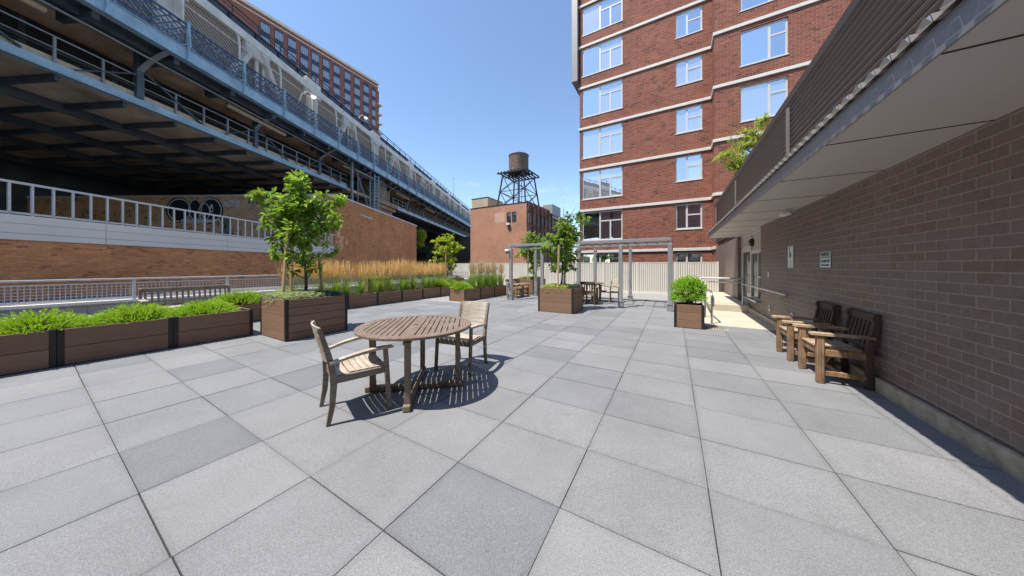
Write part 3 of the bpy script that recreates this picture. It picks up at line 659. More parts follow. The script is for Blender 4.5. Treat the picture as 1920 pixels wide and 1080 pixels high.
def window(parent, x0, x1, z0, z1, y, cuts, fr=.085, mat=M['winframe'], gmat=M['glass'], extra=None):
    f = MB(); f.box((x0,y-.05,z0),(x0+fr,y,z1)); f.box((x1-fr,y-.05,z0),(x1,y,z1)); f.box((x0+fr,y-.05,z1-fr),(x1-fr,y,z1)); f.box((x0+fr,y-.05,z0),(x1-fr,y,z0+fr))
    for c in cuts:
        if c[0] == 'v': f.box((c[1]-fr*.6,y-.058,c[2] if len(c) > 2 else z0+fr),(c[1]+fr*.6,y-.002,c[3] if len(c) > 2 else z1-fr))
        else: f.box((c[2],y-.054,c[1]-fr*.5),(c[3],y-.004,c[1]+fr*.5))
    o = mesh_obj('window', f, mat, parent)
    if gmat:
        xs = [x0+.02]+[c[1] for c in cuts if c[0] == 'v']+[x1-.02]
        for i in range(len(xs)-1):
            t1, t2 = rwin.uniform(-.012,.012), rwin.uniform(-.010,.010)
            mesh_obj('pane', MB().add([(xs[i],y-.02+t1,z0+.02),(xs[i+1],y-.02-t1,z0+.02),(xs[i+1],y-.02-t1+t2,z1-.02),(xs[i],y-.02+t1+t2,z1-.02)], [(0,1,2,3)]), gl3(z0) if parent is ap else gmat, o)
    mesh_obj('sill', MB().box((x0-.03,y-.16,z0-.05),(x1+.03,y-.055,z0-.001)), mat, o); return o
for a in opsA: window(ap, a[0], a[1], a[2]+.002, a[3], .13, [('v',-4.50),('v',-3.80,a[2]+.07,a[2]+(a[3]-a[2])*.66),('h',a[2]+(a[3]-a[2])*.66,-4.46,-3.07)])
for a in opsB: window(ap, a[0], a[1], a[2]+.002, a[3], .13, [('v',.70),('h',a[2]+(a[3]-a[2])*.56,.74,1.41)])
for a in opsC: window(ap, a[0], a[1], a[2]+.002, a[3], -.92, [('v',4.28),('h',a[2]+(a[3]-a[2])*.64,4.32,4.92)])
mesh_obj('corner_window', MB().box((-5.975,.2,3.4),(-5.932,1.2,20.2)), M['blackpl'], ap)
mesh_obj('roof_fin', MB().box((-6.45,-.30,14.75),(-6.002,2.5,24.6), bev=.02), M['fascia'], ap)
# wood beam: downspout shadow joint
mesh_obj('downpipe', MB().box((1.90,-1.12,-3),(1.9585,-1.06,24.4)), M['brickred'], ap) if False else None

# ================================================================== OLD LOFT BUILDING AND WATER TOWER
K = 44/40.0
lb = thing('loft_building', 'old pink brick loft building with blank side wall under the water tower', 'building', P(-20.0, 39.3), -TH)
# local: corner at 0,0 ; x to left is negative, y away
ztop = 11.4
w = MB(); wall_openings(w, -11.05, 0, -3, ztop-.02, [(-3.62,-2.82,8.35,10.1),(-2.60,-1.80,8.35,10.1)], depth=.25)
w.add([(-11.05,0,-3),(-11.05,22,-3),(-11.05,22,ztop),(-11.05,0,ztop)], [(0,1,2,3)])
w.add([(-11.05,0,ztop-.3),(0,0,ztop-.3),(0,22,ztop-.3),(-11.05,22,ztop-.3)], [(0,1,2,3)])
w.box((-11.05,.001,ztop-.3),(0,.3,ztop)); w.box((-.3,.301,ztop-.3),(-.001,22,ztop-.4+.4))
mesh_obj('side_wall', w, M['bricktan'], lb)
mesh_obj('coping', MB().box((-11.1,-.06,ztop+.001),(.06,.35,ztop+.09)), M['black'], lb)
fw = MB(); fw.box((.002,0,-3),(.12,9.0,ztop+.25)); fw.box((.002,9.002,-3),(.12,22,ztop-.9))
for k in range(13):
    y = .15+k*1.62
    fw.box((.121,y,-3),(.34,y+.5,(ztop+.15) if y < 8.6 else ztop-1.0))
for z in (2.2,5.0,7.6,10.2): fw.box((.1215,0,z),(.22,22 if z < 10 else 9,z+.35))
mesh_obj('front_wall', fw, M['brickrough'], lb)
for k in range(12):
    y = .75+k*1.62
    for z in (2.9,5.7,8.3):
        if z > 8 and k > 8: continue
        wi = mesh_obj('window', MB().box((.1212,y,z),(.16,y+.85,z+1.45)), M['towerblue'], lb)
for k,(x0,x1) in enumerate(((-3.62,-2.82),(-2.60,-1.80))):
    o = window(lb, x0, x1, 8.35, 10.1, .22, [('h',9.2,x0+.05,x1-.05)], .06, M['steeldk'], M['glass'])
ac = mesh_obj('air_conditioner', MB().box((-3.50,-.40,7.98),(-2.92,-.002,8.34), bev=.03), M['whiteplastic'], lb)
mesh_obj('bracket', MB().bar((-3.4,-.35,7.97),(-3.25,0,7.5),.05,.05).bar((-3.0,-.35,7.97),(-3.1,0,7.5),.05,.05).box((-3.25,-.2,7.3),(-3.08,-.01,7.5)), M['black'], ac)
mesh_obj('paint_patch', MB().box((-5.9,-.004,8.6),(-4.0,-.001,10.2)), M['paledpatch'], lb)
mesh_obj('roof_bulkhead', MB().box((-11.05,.36,ztop),(-7.6,5.2,ztop+1.75)), M['stucco'], lb)
mesh_obj('bulkhead_coping', MB().box((-11.1,.31,ztop+1.751),(-7.55,5.25,ztop+1.85)), M['black'], lb)
t = thing('rooftop_bulkhead', 'grey block stair tower rising behind the old loft building', 'building', P(-20.0-2.2, 39.3+11.2), -TH)
mesh_obj('walls', MB().box((0,0,-3),(2.0,4.5,13.2)), M['concretegrey'], t); mesh_obj('side_cladding', MB().box((2.001,0,6),(2.06,4.5,13.25)), M['steelgrey'], t)
mesh_obj('window', MB().box((.7,-.03,11.2),(1.3,-.001,11.9)), M['winframe'], t)

wt = thing('water_tower', 'dark wooden water tank with conical roof on a black steel frame', 'water tower', P(-23.9, 43.95, ztop-.3), -TH)
s0, s1_, hz = 2.85, 2.05, 6.25      # frame: base half, top half, height
legm = []
for sx in (-1,1):
    for sy in (-1,1): mesh_obj('leg', MB().bar((sx*s0,sy*s0,0),(sx*s1_,sy*s1_,hz), .2, .2), M['black'], wt)
bm = MB()
def lerp(z): return s0+(s1_-s0)*z/hz
for (ax_, sy) in (('x',-1),('x',1),('y',-1),('y',1)):
    def Q(t_, z): 
        h_ = lerp(z); return (t_*h_, sy*h_, z) if ax_ == 'x' else (sy*h_, t_*h_, z)
    for z0_, z1_ in ((.1,3.2),(3.2,6.1)):
        bm.bar(Q(-1,z0_), Q(1,z1_), .09, .09); bm.bar(Q(1,z0_), Q(-1,z1_), .09, .09)
    bm.bar(Q(-1,3.2), Q(1,3.2), .1, .1)
bm.bar((-s0,-s0,.2),(s1_,s1_,6.1),.06,.06)
mesh_obj('bracing', bm, M['black'], wt)
mesh_obj('riser_pipe', MB().tube([(0,0,0),(0,0,hz+.3)], .22, 10).tube([(.5,.2,0),(.5,.2,hz)], .07, 8), M['steelgrey'], wt, True)
pf = MB()
for k in range(9): pf.box((-2.75+k*.66,-2.75,hz+.18),(-2.55+k*.66,2.75,hz+.36))
pf.box((-2.8,-2.8,hz),(2.8,-2.6,hz+.179)); pf.box((-2.8,2.6,hz),(2.8,2.8,hz+.179)); pf.box((-2.8,-.1,hz),(2.8,.1,hz+.179)); pf.box((-2.1,-1.5,hz+.361),(2.1,-1.2,hz+.55)); pf.box((-2.1,1.2,hz+.361),(2.1,1.5,hz+.55)); pf.box((-2.1,-.15,hz+.361),(2.1,.15,hz+.55))
mesh_obj('platform', pf, M['black'], wt)
tk = MB(); R_ = 1.74; zb = hz+.56; n_ = 48
tk.lathe([(R_*1.0,zb),(R_*.985,zb+3.0)], n=n_)
tank = mesh_obj('tank', tk, M['tank'], wt)
hp = MB(); z = zb+.12; st = .16
while z < zb+2.95:
    hp.lathe([(R_*1.004,z),(R_*1.004,z+.03)], n=n_); z += st; st += .018
mesh_obj('hoop', hp, M['hoop'], tank)
mesh_obj('tank_roof', MB().lathe([(R_*1.05,zb+3.0),(R_*1.05,zb+3.06),(.10,zb+3.62),(.02,zb+3.64)], n=n_), M['tankroof'], wt)
mesh_obj('finial', MB().tube([(0,0,zb+3.6),(0,0,zb+3.95)], .05, 6), M['black'], wt)
mesh_obj('ladder', MB().bar((-R_-.12,-.2,zb-.3),(-R_-.12,-.2,zb+3.1),.04,.04).bar((-R_-.12,.2,zb-.3),(-R_-.12,.2,zb+3.1),.04,.04), M['black'], wt)

# ================================================================== RED TOWER BEHIND THE BRIDGE
tw = thing('brick_tower', 'tall red brick tower with dark window bays rising behind the bridge', 'building', P(-86.7, 59.7), -TH)
# local: face x=0 facing +x, y from -60..0
zt = 62.6
mesh_obj('brick_walls', MB().box((-22,-45,-3),(0,0,zt)).box((-20,.001,-3),(-1.5,1.5,zt-1)), M['bricktower'], tw)
mesh_obj('cornice', MB().box((-22.3,-45.2,zt+.01),(.35,.35,zt+.7)).box((-22.3,-45.2,zt-1.0),(.2,.001+.2,zt-.8)), M['stone'], tw)
bays = [-1.5,-4.2,-7.2,-10.2,-13.4,-16.3,-19.1,-21.8,-24.6,-27.4,-30.2]
for i, yb in enumerate(bays):
    w_ = 1.9 if i else 1.3; topz = zt-2.4 if i in (0,1) else zt-1.6
    o = mesh_obj('window_bay', MB().box((.002,yb-w_/2,18),(.10,yb+w_/2,topz)), M['towerblue'], tw)
    if i in (0,1): 
        pr_ = [(yb+w_/2*cos(a*pi/12), topz+w_/2*sin(a*pi/12)) for a in range(13)]
        MBp = MB().prism(pr_, .002, .10, Matrix(((0,0,1,0),(1,0,0,0),(0,1,0,0),(0,0,0,1)))); mesh_obj('bay_arch', MBp, M['towerblue'], o)
    z = topz-2.35; k = 0
    while z > (34 if i > 6 else 26) and k < 10:
        f = MB(); f.box((.101,yb-w_/2+.12,z),(.13,yb+w_/2-.12,z+.06)); f.box((.101,yb-w_/2+.12,z+1.75),(.13,yb+w_/2-.12,z+1.81)); f.box((.101,yb-w_/2+.12,z+.9),(.13,yb+w_/2-.12,z+.96))
        for q in (0,.333,.667,1): yy = yb-w_/2+.12+(w_-.30)*q; f.box((.1305,yy,z),(.15,yy+.06,z+1.81))
        mesh_obj('window', f, M['winframe'], o) if False else None
        f.box((.1015,yb-w_/2+.13,z+.061),(.115,yb+w_/2-.13,z+1.749)) if False else None
        wn = mesh_obj('window', f, M['winframe'], tw); mesh_obj('pane', MB().box((.1005,yb-w_/2+.14,z+.05),(.112,yb+w_/2-.14,z+1.76)), M['towerwin'], wn)
        z -= 3.25; k += 1
blc = MB()
for k in range(8): blc.box((-3,.0+.36,zt-6-k*3.25),(-.5,2.3,zt-5.8-k*3.25))
mesh_obj('balconies', blc, M['stone'], tw)

rbd = thing('unseen_reflection_building', 'plain grey brown building added unseen behind the camera for window reflections', 'building', P(-3, -15), -TH)  # added out of view to darken reflections in the lower apartment windows
w = MB(); ops_ = [(-7+i*2.6,-5.6+i*2.6,1+k*3.2,2.7+k*3.2) for i in range(9) for k in range(4)]
wall_openings(w, -9, 17, -3, 14.0, ops_, depth=.2)
mesh_obj('wall', MB().add([(x,-y,z) for x,y,z in w.v], [f[::-1] for f in w.f]).box((-9,-8,-3),(17,-.25,13.9)), M['bricktower'], rbd)
# ================================================================== ORANGE BRICK BUILDING + RAMP WALL
TB = math.atan(17/527.0)
LB_ = 15.5
nb = Vector((-cos(TB), sin(TB), 0)); db = Vector((sin(TB), cos(TB), 0))
rr = (629-CX)/F
# corner: P = LB*nb + t*db with X/Y = rr
tco = LB_*(cos(TB)+rr*sin(TB))/(sin(TB)-rr*cos(TB))
CO = nb*LB_ + db*tco
ob = thing('orange_brick_building', 'low orange brick building with pale coping and graffiti below the bridge', 'building', CO, -TB)
zt_ = 7.25
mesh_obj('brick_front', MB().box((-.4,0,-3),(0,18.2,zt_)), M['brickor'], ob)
mesh_obj('brick_side', MB().box((-40,.0,2.95),(-.401,.4,zt_)).box((-40,.4,-3),(-.401,18.2,zt_-.5)), M['brickor2'], ob)
mesh_obj('coping', MB().box((-.5,-.06,zt_+.001),(.07,18.3,zt_+.17), bev=.02).box((-40,-.06,zt_+.001),(-.501,.5,zt_+.17), bev=.02), M['rail'], ob)
def WX(y, z, x=.003): return Matrix(((0,0,1,x),(1,0,0,y),(0,1,0,z),(0,0,0,1)))
def blob(r_, n, cx_, cy_, rx, ry, jag): return [(cx_+cos(2*pi*i/n)*rx*(1+r_.uniform(-jag,jag)), cy_+sin(2*pi*i/n)*ry*(1+r_.uniform(-jag,jag))) for i in range(n)]
rp = random.Random(5); pp = MB()
for k in range(16): pp.prism(blob(rp, 11, rp.gauss(.75,.32), 3.4+rp.uniform(-1.0,1.25), rp.uniform(.05,.2), rp.uniform(.08,.38), .35), .0, .002+.0004*k, WX(0,0,.001))
mesh_obj('faded_patch', pp, M['paintpeel'], ob)
mesh_obj('scribble', MB().bar((.004,3.6,6.35),(.004,5.9,6.33),.004,.09).bar((.004,4.4,6.26),(.004,5.6,6.24),.004,.05), M['paintw'], ob)
# graffiti on the side wall (faces -y): coordinates are pixels of the wall mapped on it
def GW(px, py):
    # intersect pixel ray with plane y_local = 0
    d = Vector(((px-CX)/F, 1, -(py-Y0)/F)); nrm = db; s_ = (CO.dot(nrm))/(d.dot(nrm)); q = d*s_ ; q.z += H
    loc = q-CO; return (loc.dot(Vector((cos(TB), -sin(TB), 0))), q.z)
def gpoly(pts, mat, lay, name='graffiti'):
    poly = [GW(*p) for p in pts]
    vs = [(x, -.002-.0015*lay, z) for x, z in poly]; n = len(vs)
    return vs, [tuple(range(n))]
def gset(polys, mat, lay, name='graffiti'):
    m = MB()
    for p in polys:
        poly = [GW(*q) for q in p]; m.prism(poly, 0, .001, Matrix(((1,0,0,0),(0,0,1,-.003-.0018*lay),(0,1,0,0),(0,0,0,1))))
    return mesh_obj(name, m, mat, ob)
def circ(cx_, cy_, rx, ry, n=28, a0=0, a1=360): return [(cx_+rx*cos(radians(a0+(a1-a0)*i/(n-1 if a1-a0 < 360 else n))), cy_+ry*sin(radians(a0+(a1-a0)*i/(n-1 if a1-a0 < 360 else n)))) for i in range(n)]
def gring(cx_, cy_, rx, ry, w_, a0=0, a1=360, n=30):
    out = []
    for i in range(n):
        t0 = radians(a0+(a1-a0)*i/n); t1 = radians(a0+(a1-a0)*(i+1)/n)
        out.append([(cx_+rx*cos(t0), cy_+ry*sin(t0)),(cx_+rx*cos(t1), cy_+ry*sin(t1)),(cx_+(rx-w_)*cos(t1), cy_+(ry-w_)*sin(t1)),(cx_+(rx-w_)*cos(t0), cy_+(ry-w_)*sin(t0))])
    return out
gset([circ(397,395,22,25), circ(366,394,14,22), circ(335,394,24,24)], M['paintb'], 0)
gset(gring(396,394,20,22.5,2.2)+gring(366,393,13,20,2)+gring(336,394,22,22,2.2)+gring(383,397,11,16.5,1.8)+[circ(396.5,391,3.5,8.5)], M['paintw'], 1)
gset([[(340,411),(360,412),(380,411),(400,412),(412,409),(413,413),(402,417),(380,418),(360,418),(340,416)]], M['paintw'], 2)
gset([circ(397,393,1.6,3.5)], M['paintb'], 3)
gset([[(413,411),(424,408),(438,409),(430,424),(440,440),(432,446),(418,446),(414,436),(423,424)]], M['paintg'], 0)
gset([[(411,407),(413,407),(425,424),(414,438),(412,437),(422,424)]], M['paintb'], 1)
gset(gring(478,405,12.5,14.5,1.5)+gring(499,408,10.5,15.5,1.4)+[[(478,396),(479,396),(479,418),(478,418)],[(473,407),(484,406),(484,407),(473,408)]]+gring(498,420,10,9,1.5), M['paintl'], 0)
gset(gring(618,403,9,17,2,-80,90)+gring(611,398,6,11,2), M['paintb'], 1)
gset([circ(608,410,15,40), circ(612,448,12,14)], M['paintpeel'], 0)
def gtext(s, px, py, hpx, mat, lay=1, sh=1.0):
    x, z = GW(px, py); x2, z2 = GW(px, py+hpx); size = (z-z2)*1.35
    m = text_mb(s, size, Matrix(((sh,0.12,0,x),(0,0,-1,-.004-.0018*lay),(0,1,0,z),(0,0,0,1))), .0008, .03)
    mesh_obj('graffiti', m, mat, ob)
gtext('ACNE', 434, 381.5, 12, M['paintw'], 1, .78)
gset([[(425,387.5),(436,387),(436,388),(425,388.6)]], M['paintw'], 1)
gtext('MO', 478, 377, 12, M['paintg'], 1, 1.0); gtext('TH', 522, 377, 13, M['paintg'], 1, 1.0)
gtext('Vx', 369, 424, 10, M['paintg'], 2, 1.0) if False else None
rw_ = thing('ramp_wall', 'orange brick wall with cream concrete beam and white railing in front of the graffiti', 'wall', CO, -TB)
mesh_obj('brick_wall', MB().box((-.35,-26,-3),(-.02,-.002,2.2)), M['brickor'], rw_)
bmb = MB(); 
for k in range(6):
    bmb.box((-.38,-26+k*4.333,2.201),(.03,-26+(k+1)*4.333-.012 if k < 5 else -.002,2.97), bev=.006)
cb_ = mesh_obj('concrete_beam', bmb, M['beamw'], rw_)
mesh_obj('groove', MB().box((.0301,-26,2.40),(.032,-.002,2.415)).box((.0301,-26,2.70),(.032,-.002,2.712)), M['steelgrey'], cb_)
mesh_obj('ramp_floor', MB().box((-40,-26,2.55),(-.381,-.01,2.95)), M['concrete'], rw_)
rlb = MB().box((-.04,-26,3.93),(.03,-.002,4.0)).box((-.03,-26,3.0),(.02,-.002,3.06))
rl = mesh_obj('railing', rlb, M['rail'], rw_)
y = -.4; k = 0
while y > -25.5:
    mesh_obj('baluster', MB().box((-.03,y-.025,2.98 if k%5 else 2.80),(.02,y+.025,3.93)), M['rail'], rl)
    y -= .405; k += 1

# ================================================================== THE BRIDGE
TR = math.atan(46/527.0)
br_ = thing('steel_bridge', 'huge blue steel bridge approach with lattice railing crossing the upper left', 'bridge', (0,0,0), -TR)
# local: x = -L , y = t
def bp(name, mb, mat, parent=None, smooth=False): return mesh_obj(name, mb, mat, parent or br_, smooth)
T0, T1 = -30, 104
LE = 20.0
edge = MB().box((-LE-.05,T0,13.22),(-LE,T1,13.86)).box((-LE-.35,T0,13.18),(-LE+.04,T1,13.215)).box((-LE-.15,T0,13.861),(-LE+.06,T1,13.90))
eg = bp('edge_girder', edge, M['steelblue'])
# rivet groups and splice plates
sp0 = bp('splice_plate', MB().box((-LE+.0005,-.28,13.26),(-LE+.012,.28,13.82)), M['steelblue'], eg); sp0.location = (0,4,0)
def repeat(o, ts):
    for t_ in ts: c = o.copy(); COL.objects.link(c); c.location = (0,t_,0)
repeat(sp0, [5.2+k*6.18 for k in range(12)])
def repeat_mb(name, mb, mat, par, ts):
    o = bp(name, mb, mat, par); o.location = (0,ts[0],0); repeat(o, ts[1:])
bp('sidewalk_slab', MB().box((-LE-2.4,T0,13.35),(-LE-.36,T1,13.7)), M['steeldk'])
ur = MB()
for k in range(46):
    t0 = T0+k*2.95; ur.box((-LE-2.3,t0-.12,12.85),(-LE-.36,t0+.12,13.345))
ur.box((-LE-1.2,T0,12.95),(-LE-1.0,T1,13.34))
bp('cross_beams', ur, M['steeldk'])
# lattice panels: double diagonal lattice with rails, 2.8 m long
pan = MB()
PL = 2.91; zb_, zt2 = 13.93, 15.22; hh = zt2-zb_
pan.box((-LE-.03,0,zb_),(-LE+.03,PL,zb_+.07)); pan.box((-LE-.04,0,zt2),(-LE+.04,PL,zt2+.08)); pan.box((-LE-.02,0,zb_+.22),(-LE+.02,PL,zb_+.26)); pan.box((-LE-.02,0,zt2-.22),(-LE+.02,PL,zt2-.17))
def diag(y0_, z0_, y1_, z1_, x_):
    # clip to panel
    pan.bar((x_,y0_,z0_),(x_,y1_,z1_), .018, .055)
for s_ in (-1, 1):
    q = -hh
    while q < PL:
        y0_, y1_ = q, q+hh; za, zb2 = zb_, zt2
        if y0_ < 0: za = zb_-y0_; y0_ = 0
        if y1_ > PL: zb2 = zt2-(y1_-PL); y1_ = PL
        if y1_-y0_ > .05:
            if s_ > 0: diag(y0_, za, y1_, zb2, -LE)
            else: diag(y0_, zt2-(za-zb_), y1_, zb_+(zt2-zb2), -LE-.019)
        q += .38
for k in range(8): 
    yy = PL*(k+.5)/8; pan.tube([(-LE-.001,yy+.13*cos(a*pi/5),zb_+.62+.13*sin(a*pi/5)) for a in range(11)], .018, 4)
p0 = None; k = 0
for k in range(44):
    t0 = -13.3+k*3.09
    if t0 > 100: break
    if p0 is None: p0 = bp('lattice_panel', pan, M['steelmid']); p0.location = (0, t0+.09, 0); o = p0
    else: o = p0.copy(); COL.objects.link(o); o.location = (0, t0+.09, 0)
ps = MB().box((-LE-.05,-.07,13.6),(-LE+.075,.07,15.36)).box((-LE+.02,-.10,13.15),(-LE+.13,.10,13.35)).box((-LE+.02,-.05,13.3),(-LE+.10,.05,14.3)).lathe([(.10,15.36),(.11,15.42),(.03,15.48)], (-LE,0,0), 8)
ps.tube([(-LE+.03,0,15.0),(-LE+.12,0,14.6),(-LE+.16,0,14.1),(-LE+.10,0,13.9)], .04, 5)
for d_ in (-.28,.28): ps.tube([(-LE+.05,0,14.15),(-LE+.06,d_*.6,14.02),(-LE+.05,d_,13.95)], .035, 5)
p1 = None
for k in range(44):
    t0 = -13.3+k*3.09
    if t0 > 100: break
    if p1 is None: p1 = bp('railing_post', ps, M['steelblue']); p1.location = (0,t0,0)
    else: o = p1.copy(); COL.objects.link(o); o.location = (0,t0,0)
# cream screen with curved hoops
LW = 20.55
bp('mesh_screen', MB().add([(-LW,T0,13.95),(-LW,T1,13.95),(-LW,T1,17.45),(-LW,T0,17.45)], [(0,1,2,3)]), M['screen'])
sr = MB().tube([(-LW+.03,T0,17.42),(-LW+.03,T1,17.42)], .05, 6).tube([(-LW+.03,T0,16.7),(-LW+.03,T1,16.7)], .04, 6).tube([(-LW-.5,T0,17.85),(-LW-.5,T1,17.85)], .045, 6)
sc_ = bp('screen_rail', sr, M['whitesteel'])
for k in range(31):
    t0 = 2.0+k*3.15
    bp('screen_hoop', MB().tube([(-LW+.06,t0,13.9),(-LW+.06,t0,16.7),(-LW-.02,t0,17.25),(-LW-.22,t0,17.65),(-LW-.6,t0,17.85),(-LW-1.0,t0,17.9)], .075, 7), M['whitesteel'], sc_, True)
# stiffening truss and panels
LT = 20.95
bp('back_panel', MB().box((-LT-.5,T0,13.7),(-LT-.35,T1,18.6)), M['brownpanel'])
tr = MB()
tr.box((-LT-.3,T0,17.75),(-LT,T1,18.35)); tr.box((-LT-.3,T0,13.7),(-LT,T1,14.2))
bp('chord', tr, M['whitesteel'])
for k in range(12):
    t0 = 29.9-10.4*4+k*10.4
    if t0 > 100: break
    dg = MB().bar((-LT-.15,t0-2.1,14.2),(-LT-.15,t0-.25,17.75), .3, .62, (1,0,0)).bar((-LT-.15,t0+2.1,14.2),(-LT-.15,t0+.25,17.75), .3, .62, (1,0,0))
    dg.box((-LT-.3,t0-.9,16.9),(-LT+.01,t0+.9,17.74)); dg.box((-LT-.2,t0-.12,14.2),(-LT-.1,t0+.12,16.9)); dg.box((-LT-.2,t0+.45,14.2),(-LT-.1,t0+.6,16.6))
    bp('truss_diagonal', dg, M['whitesteel'])
    vt = MB().box((-LT-.3,t0+5.2-.5,14.2),(-LT,t0+5.2-.1,17.75)).box((-LT-.3,t0+5.2+.25,14.2),(-LT,t0+5.2+.6,17.75)).box((-LT-.2,t0+5.1,14.2),(-LT-.1,t0+5.45,17.75)).box((-LT-.25,t0+4.4,17.3),(-LT+.06,t0+6.1,18.75))
    bp('truss_post', vt, M['whitesteel'])
# dark upper track structure
LK = 21.6
tg = MB().box((-LK-.1,T0,18.55),(-LK,T1,19.3)).box((-LK-3,T0,18.36),(-LK-.3,T1,18.54)).box((-LK-.4,T0,18.50),(-LK+.12,T1,18.549)).box((-LK-.4,T0,19.301),(-LK+.10,T1,19.36))
kd = bp('track_girder', tg, M['trackdk'])
repeat_mb('girder_stiffener', MB().box((-LK+.0005,-.05,18.55),(-LK+.09,.05,19.3)), M['black'], kd, [-1+k*1.9 for k in range(52)])
rr_ = MB().box((-LK-.03,T0,20.0),(-LK+.04,T1,20.06)).box((-LK-.02,T0,19.72),(-LK+.02,T1,19.76)); t0 = T0+.7
while t0 < 100: rr_.box((-LK-.03,t0-.035,19.36),(-LK+.03,t0+.035,20.0)); t0 += 1.9
bp('track_railing', rr_, M['black'], kd)
tr2 = MB(); t0 = T0+1.2
while t0 < 100: tr2.box((-LK-.9,t0,19.38),(-LK-.6,t0+1.3,19.62)); t0 += 2.9
bp('cable_tray', tr2, M['rail'], kd)
# lower deck
LL = 22.0
for (ta, tb) in ((T0,31.0),(41.2,T1)):
    lw = MB().box((-LL-.08,ta,10.35),(-LL,tb,10.72)).box((-LL-.3,ta,10.31),(-LL+.05,tb,10.345))
    lwo = bp('lower_edge_girder', lw, M['steelblue'])
    bp('walkway_curb', MB().box((-LL-.16,ta,10.725),(-LL-.085,tb,10.99)), M['curbtan'], lwo)
    lrb = MB().box((-LL-.03,ta,11.88),(-LL+.03,tb,11.94)).box((-LL-.02,ta,11.36),(-LL+.02,tb,11.40)); t0 = ta+.4
    while t0 < tb: lrb.box((-LL-.04,t0-.04,10.72),(-LL+.04,t0+.04,11.88)); t0 += 1.45
    bp('lower_railing', lrb, M['steelgrey'], lwo)
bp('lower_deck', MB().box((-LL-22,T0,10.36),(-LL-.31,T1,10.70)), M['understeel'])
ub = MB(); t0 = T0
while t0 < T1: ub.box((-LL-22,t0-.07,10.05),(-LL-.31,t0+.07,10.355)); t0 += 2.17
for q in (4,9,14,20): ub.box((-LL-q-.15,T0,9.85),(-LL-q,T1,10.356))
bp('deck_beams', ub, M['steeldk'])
bp('inner_shade_plate', MB().box((-LL-2.6,T0,10.71),(-LL-2.4,T1,13.34)), M['steelink'])  # near-black plate added; its colour stands in for the darkness inside the bridge
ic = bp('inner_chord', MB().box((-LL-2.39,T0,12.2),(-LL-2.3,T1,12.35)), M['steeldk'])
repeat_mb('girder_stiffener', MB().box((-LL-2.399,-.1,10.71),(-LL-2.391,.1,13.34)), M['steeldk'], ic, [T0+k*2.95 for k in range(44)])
ct = MB(); t0 = T0+3
for k in range(5): bp('pipe', MB().tube([(-LE-1.5,6+k*11.8,12.65),(-LE-1.5,10.5+k*11.8,12.65)], .16, 10).lathe([(.22,-.1),(.22,.1)], (-LE-1.5,8+k*11.8,12.65), 10), M['curbtan'], None, True)
bp('pipe', MB().tube([(-LE-1.1,T0,12.75),(-LE-1.1,T1,12.75)], .06, 6), M['steelgrey'])
# brackets
bk = MB()
Mb = Matrix(((1,0,0,0),(0,0,1,0),(0,1,0,0),(0,0,0,1)))
# plate profile in (x, z): from column at x=-LL to edge at x=-LE
cur = [(-LL+2.0*s_, 12.15+1.02*(s_**1.1*.35+.65*(1-(1-s_)**2.2))) for s_ in [i/10 for i in range(11)]]
poly = [(-LL-.1,13.19)]+[(-LL-.1,12.15)]+cur+[(-LE-.06,13.175)]
bk.prism(poly, -.03, .03, Mb)
ebk = MB()
for i in range(10): ebk.bar((cur[i][0],0,cur[i][1]),(cur[i+1][0],0,cur[i+1][1]), .26, .04)
cl = MB().box((-LL-.14,-.14,10.7),(-LL+.10,.14,13.34)); cl.bar((-LL+.03,.1,12.3),(-LL+.03,2.9,10.75),.09,.09).bar((-LL+.03,-.1,12.0),(-LL+.03,-2.2,10.75),.06,.06); 
brs = []
t0 = 20.25-6.5*6; k = 0
while t0 < 100:
    if not brs: 
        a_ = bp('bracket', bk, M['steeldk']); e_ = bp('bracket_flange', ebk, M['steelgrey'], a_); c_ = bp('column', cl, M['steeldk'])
        for q in (a_, c_): q.location = (0,t0,0)
        brs = [a_, e_, c_]
    else:
        a2 = brs[0].copy(); COL.objects.link(a2); a2.location = (0,t0,0); e2 = brs[1].copy(); COL.objects.link(e2); e2.parent = a2
        c2 = brs[2].copy(); COL.objects.link(c2); c2.location = (0,t0,0)
    t0 += 6.5; k += 1
# upper deck top mass (keeps the sun out from under the bridge)
bp('upper_deck', MB().box((-LL-22,T0,13.36),(-LE-2.41,T1,13.69)).box((-LL-22,T0,18.3),(-LK-3.01,T1,18.5)), M['understeel'])
# far side bents and a dark wall added to close off sky light below the deck
fs = MB().box((-LL-22.4,T0,-3),(-LL-22,T1,13.3)); bp('sky_closing_wall', fs, M['steeldk'])
for k in range(5):
    t0 = 44+k*14
    bt = MB(); bt.box((-LL-9,t0,-3),(-LL-8.2,t0+.8,9.7)); bt.box((-LL-20,t0,-3),(-LL-19.2,t0+.8,9.7)); bt.bar((-LL-8.5,t0+.4,1),(-LL-19.5,t0+.4,9),.3,.3); bt.bar((-LL-8.5,t0+.4,9),(-LL-19.5,t0+.4,1),.3,.3)
    bp('steel_bent', bt, M['steeldk'])
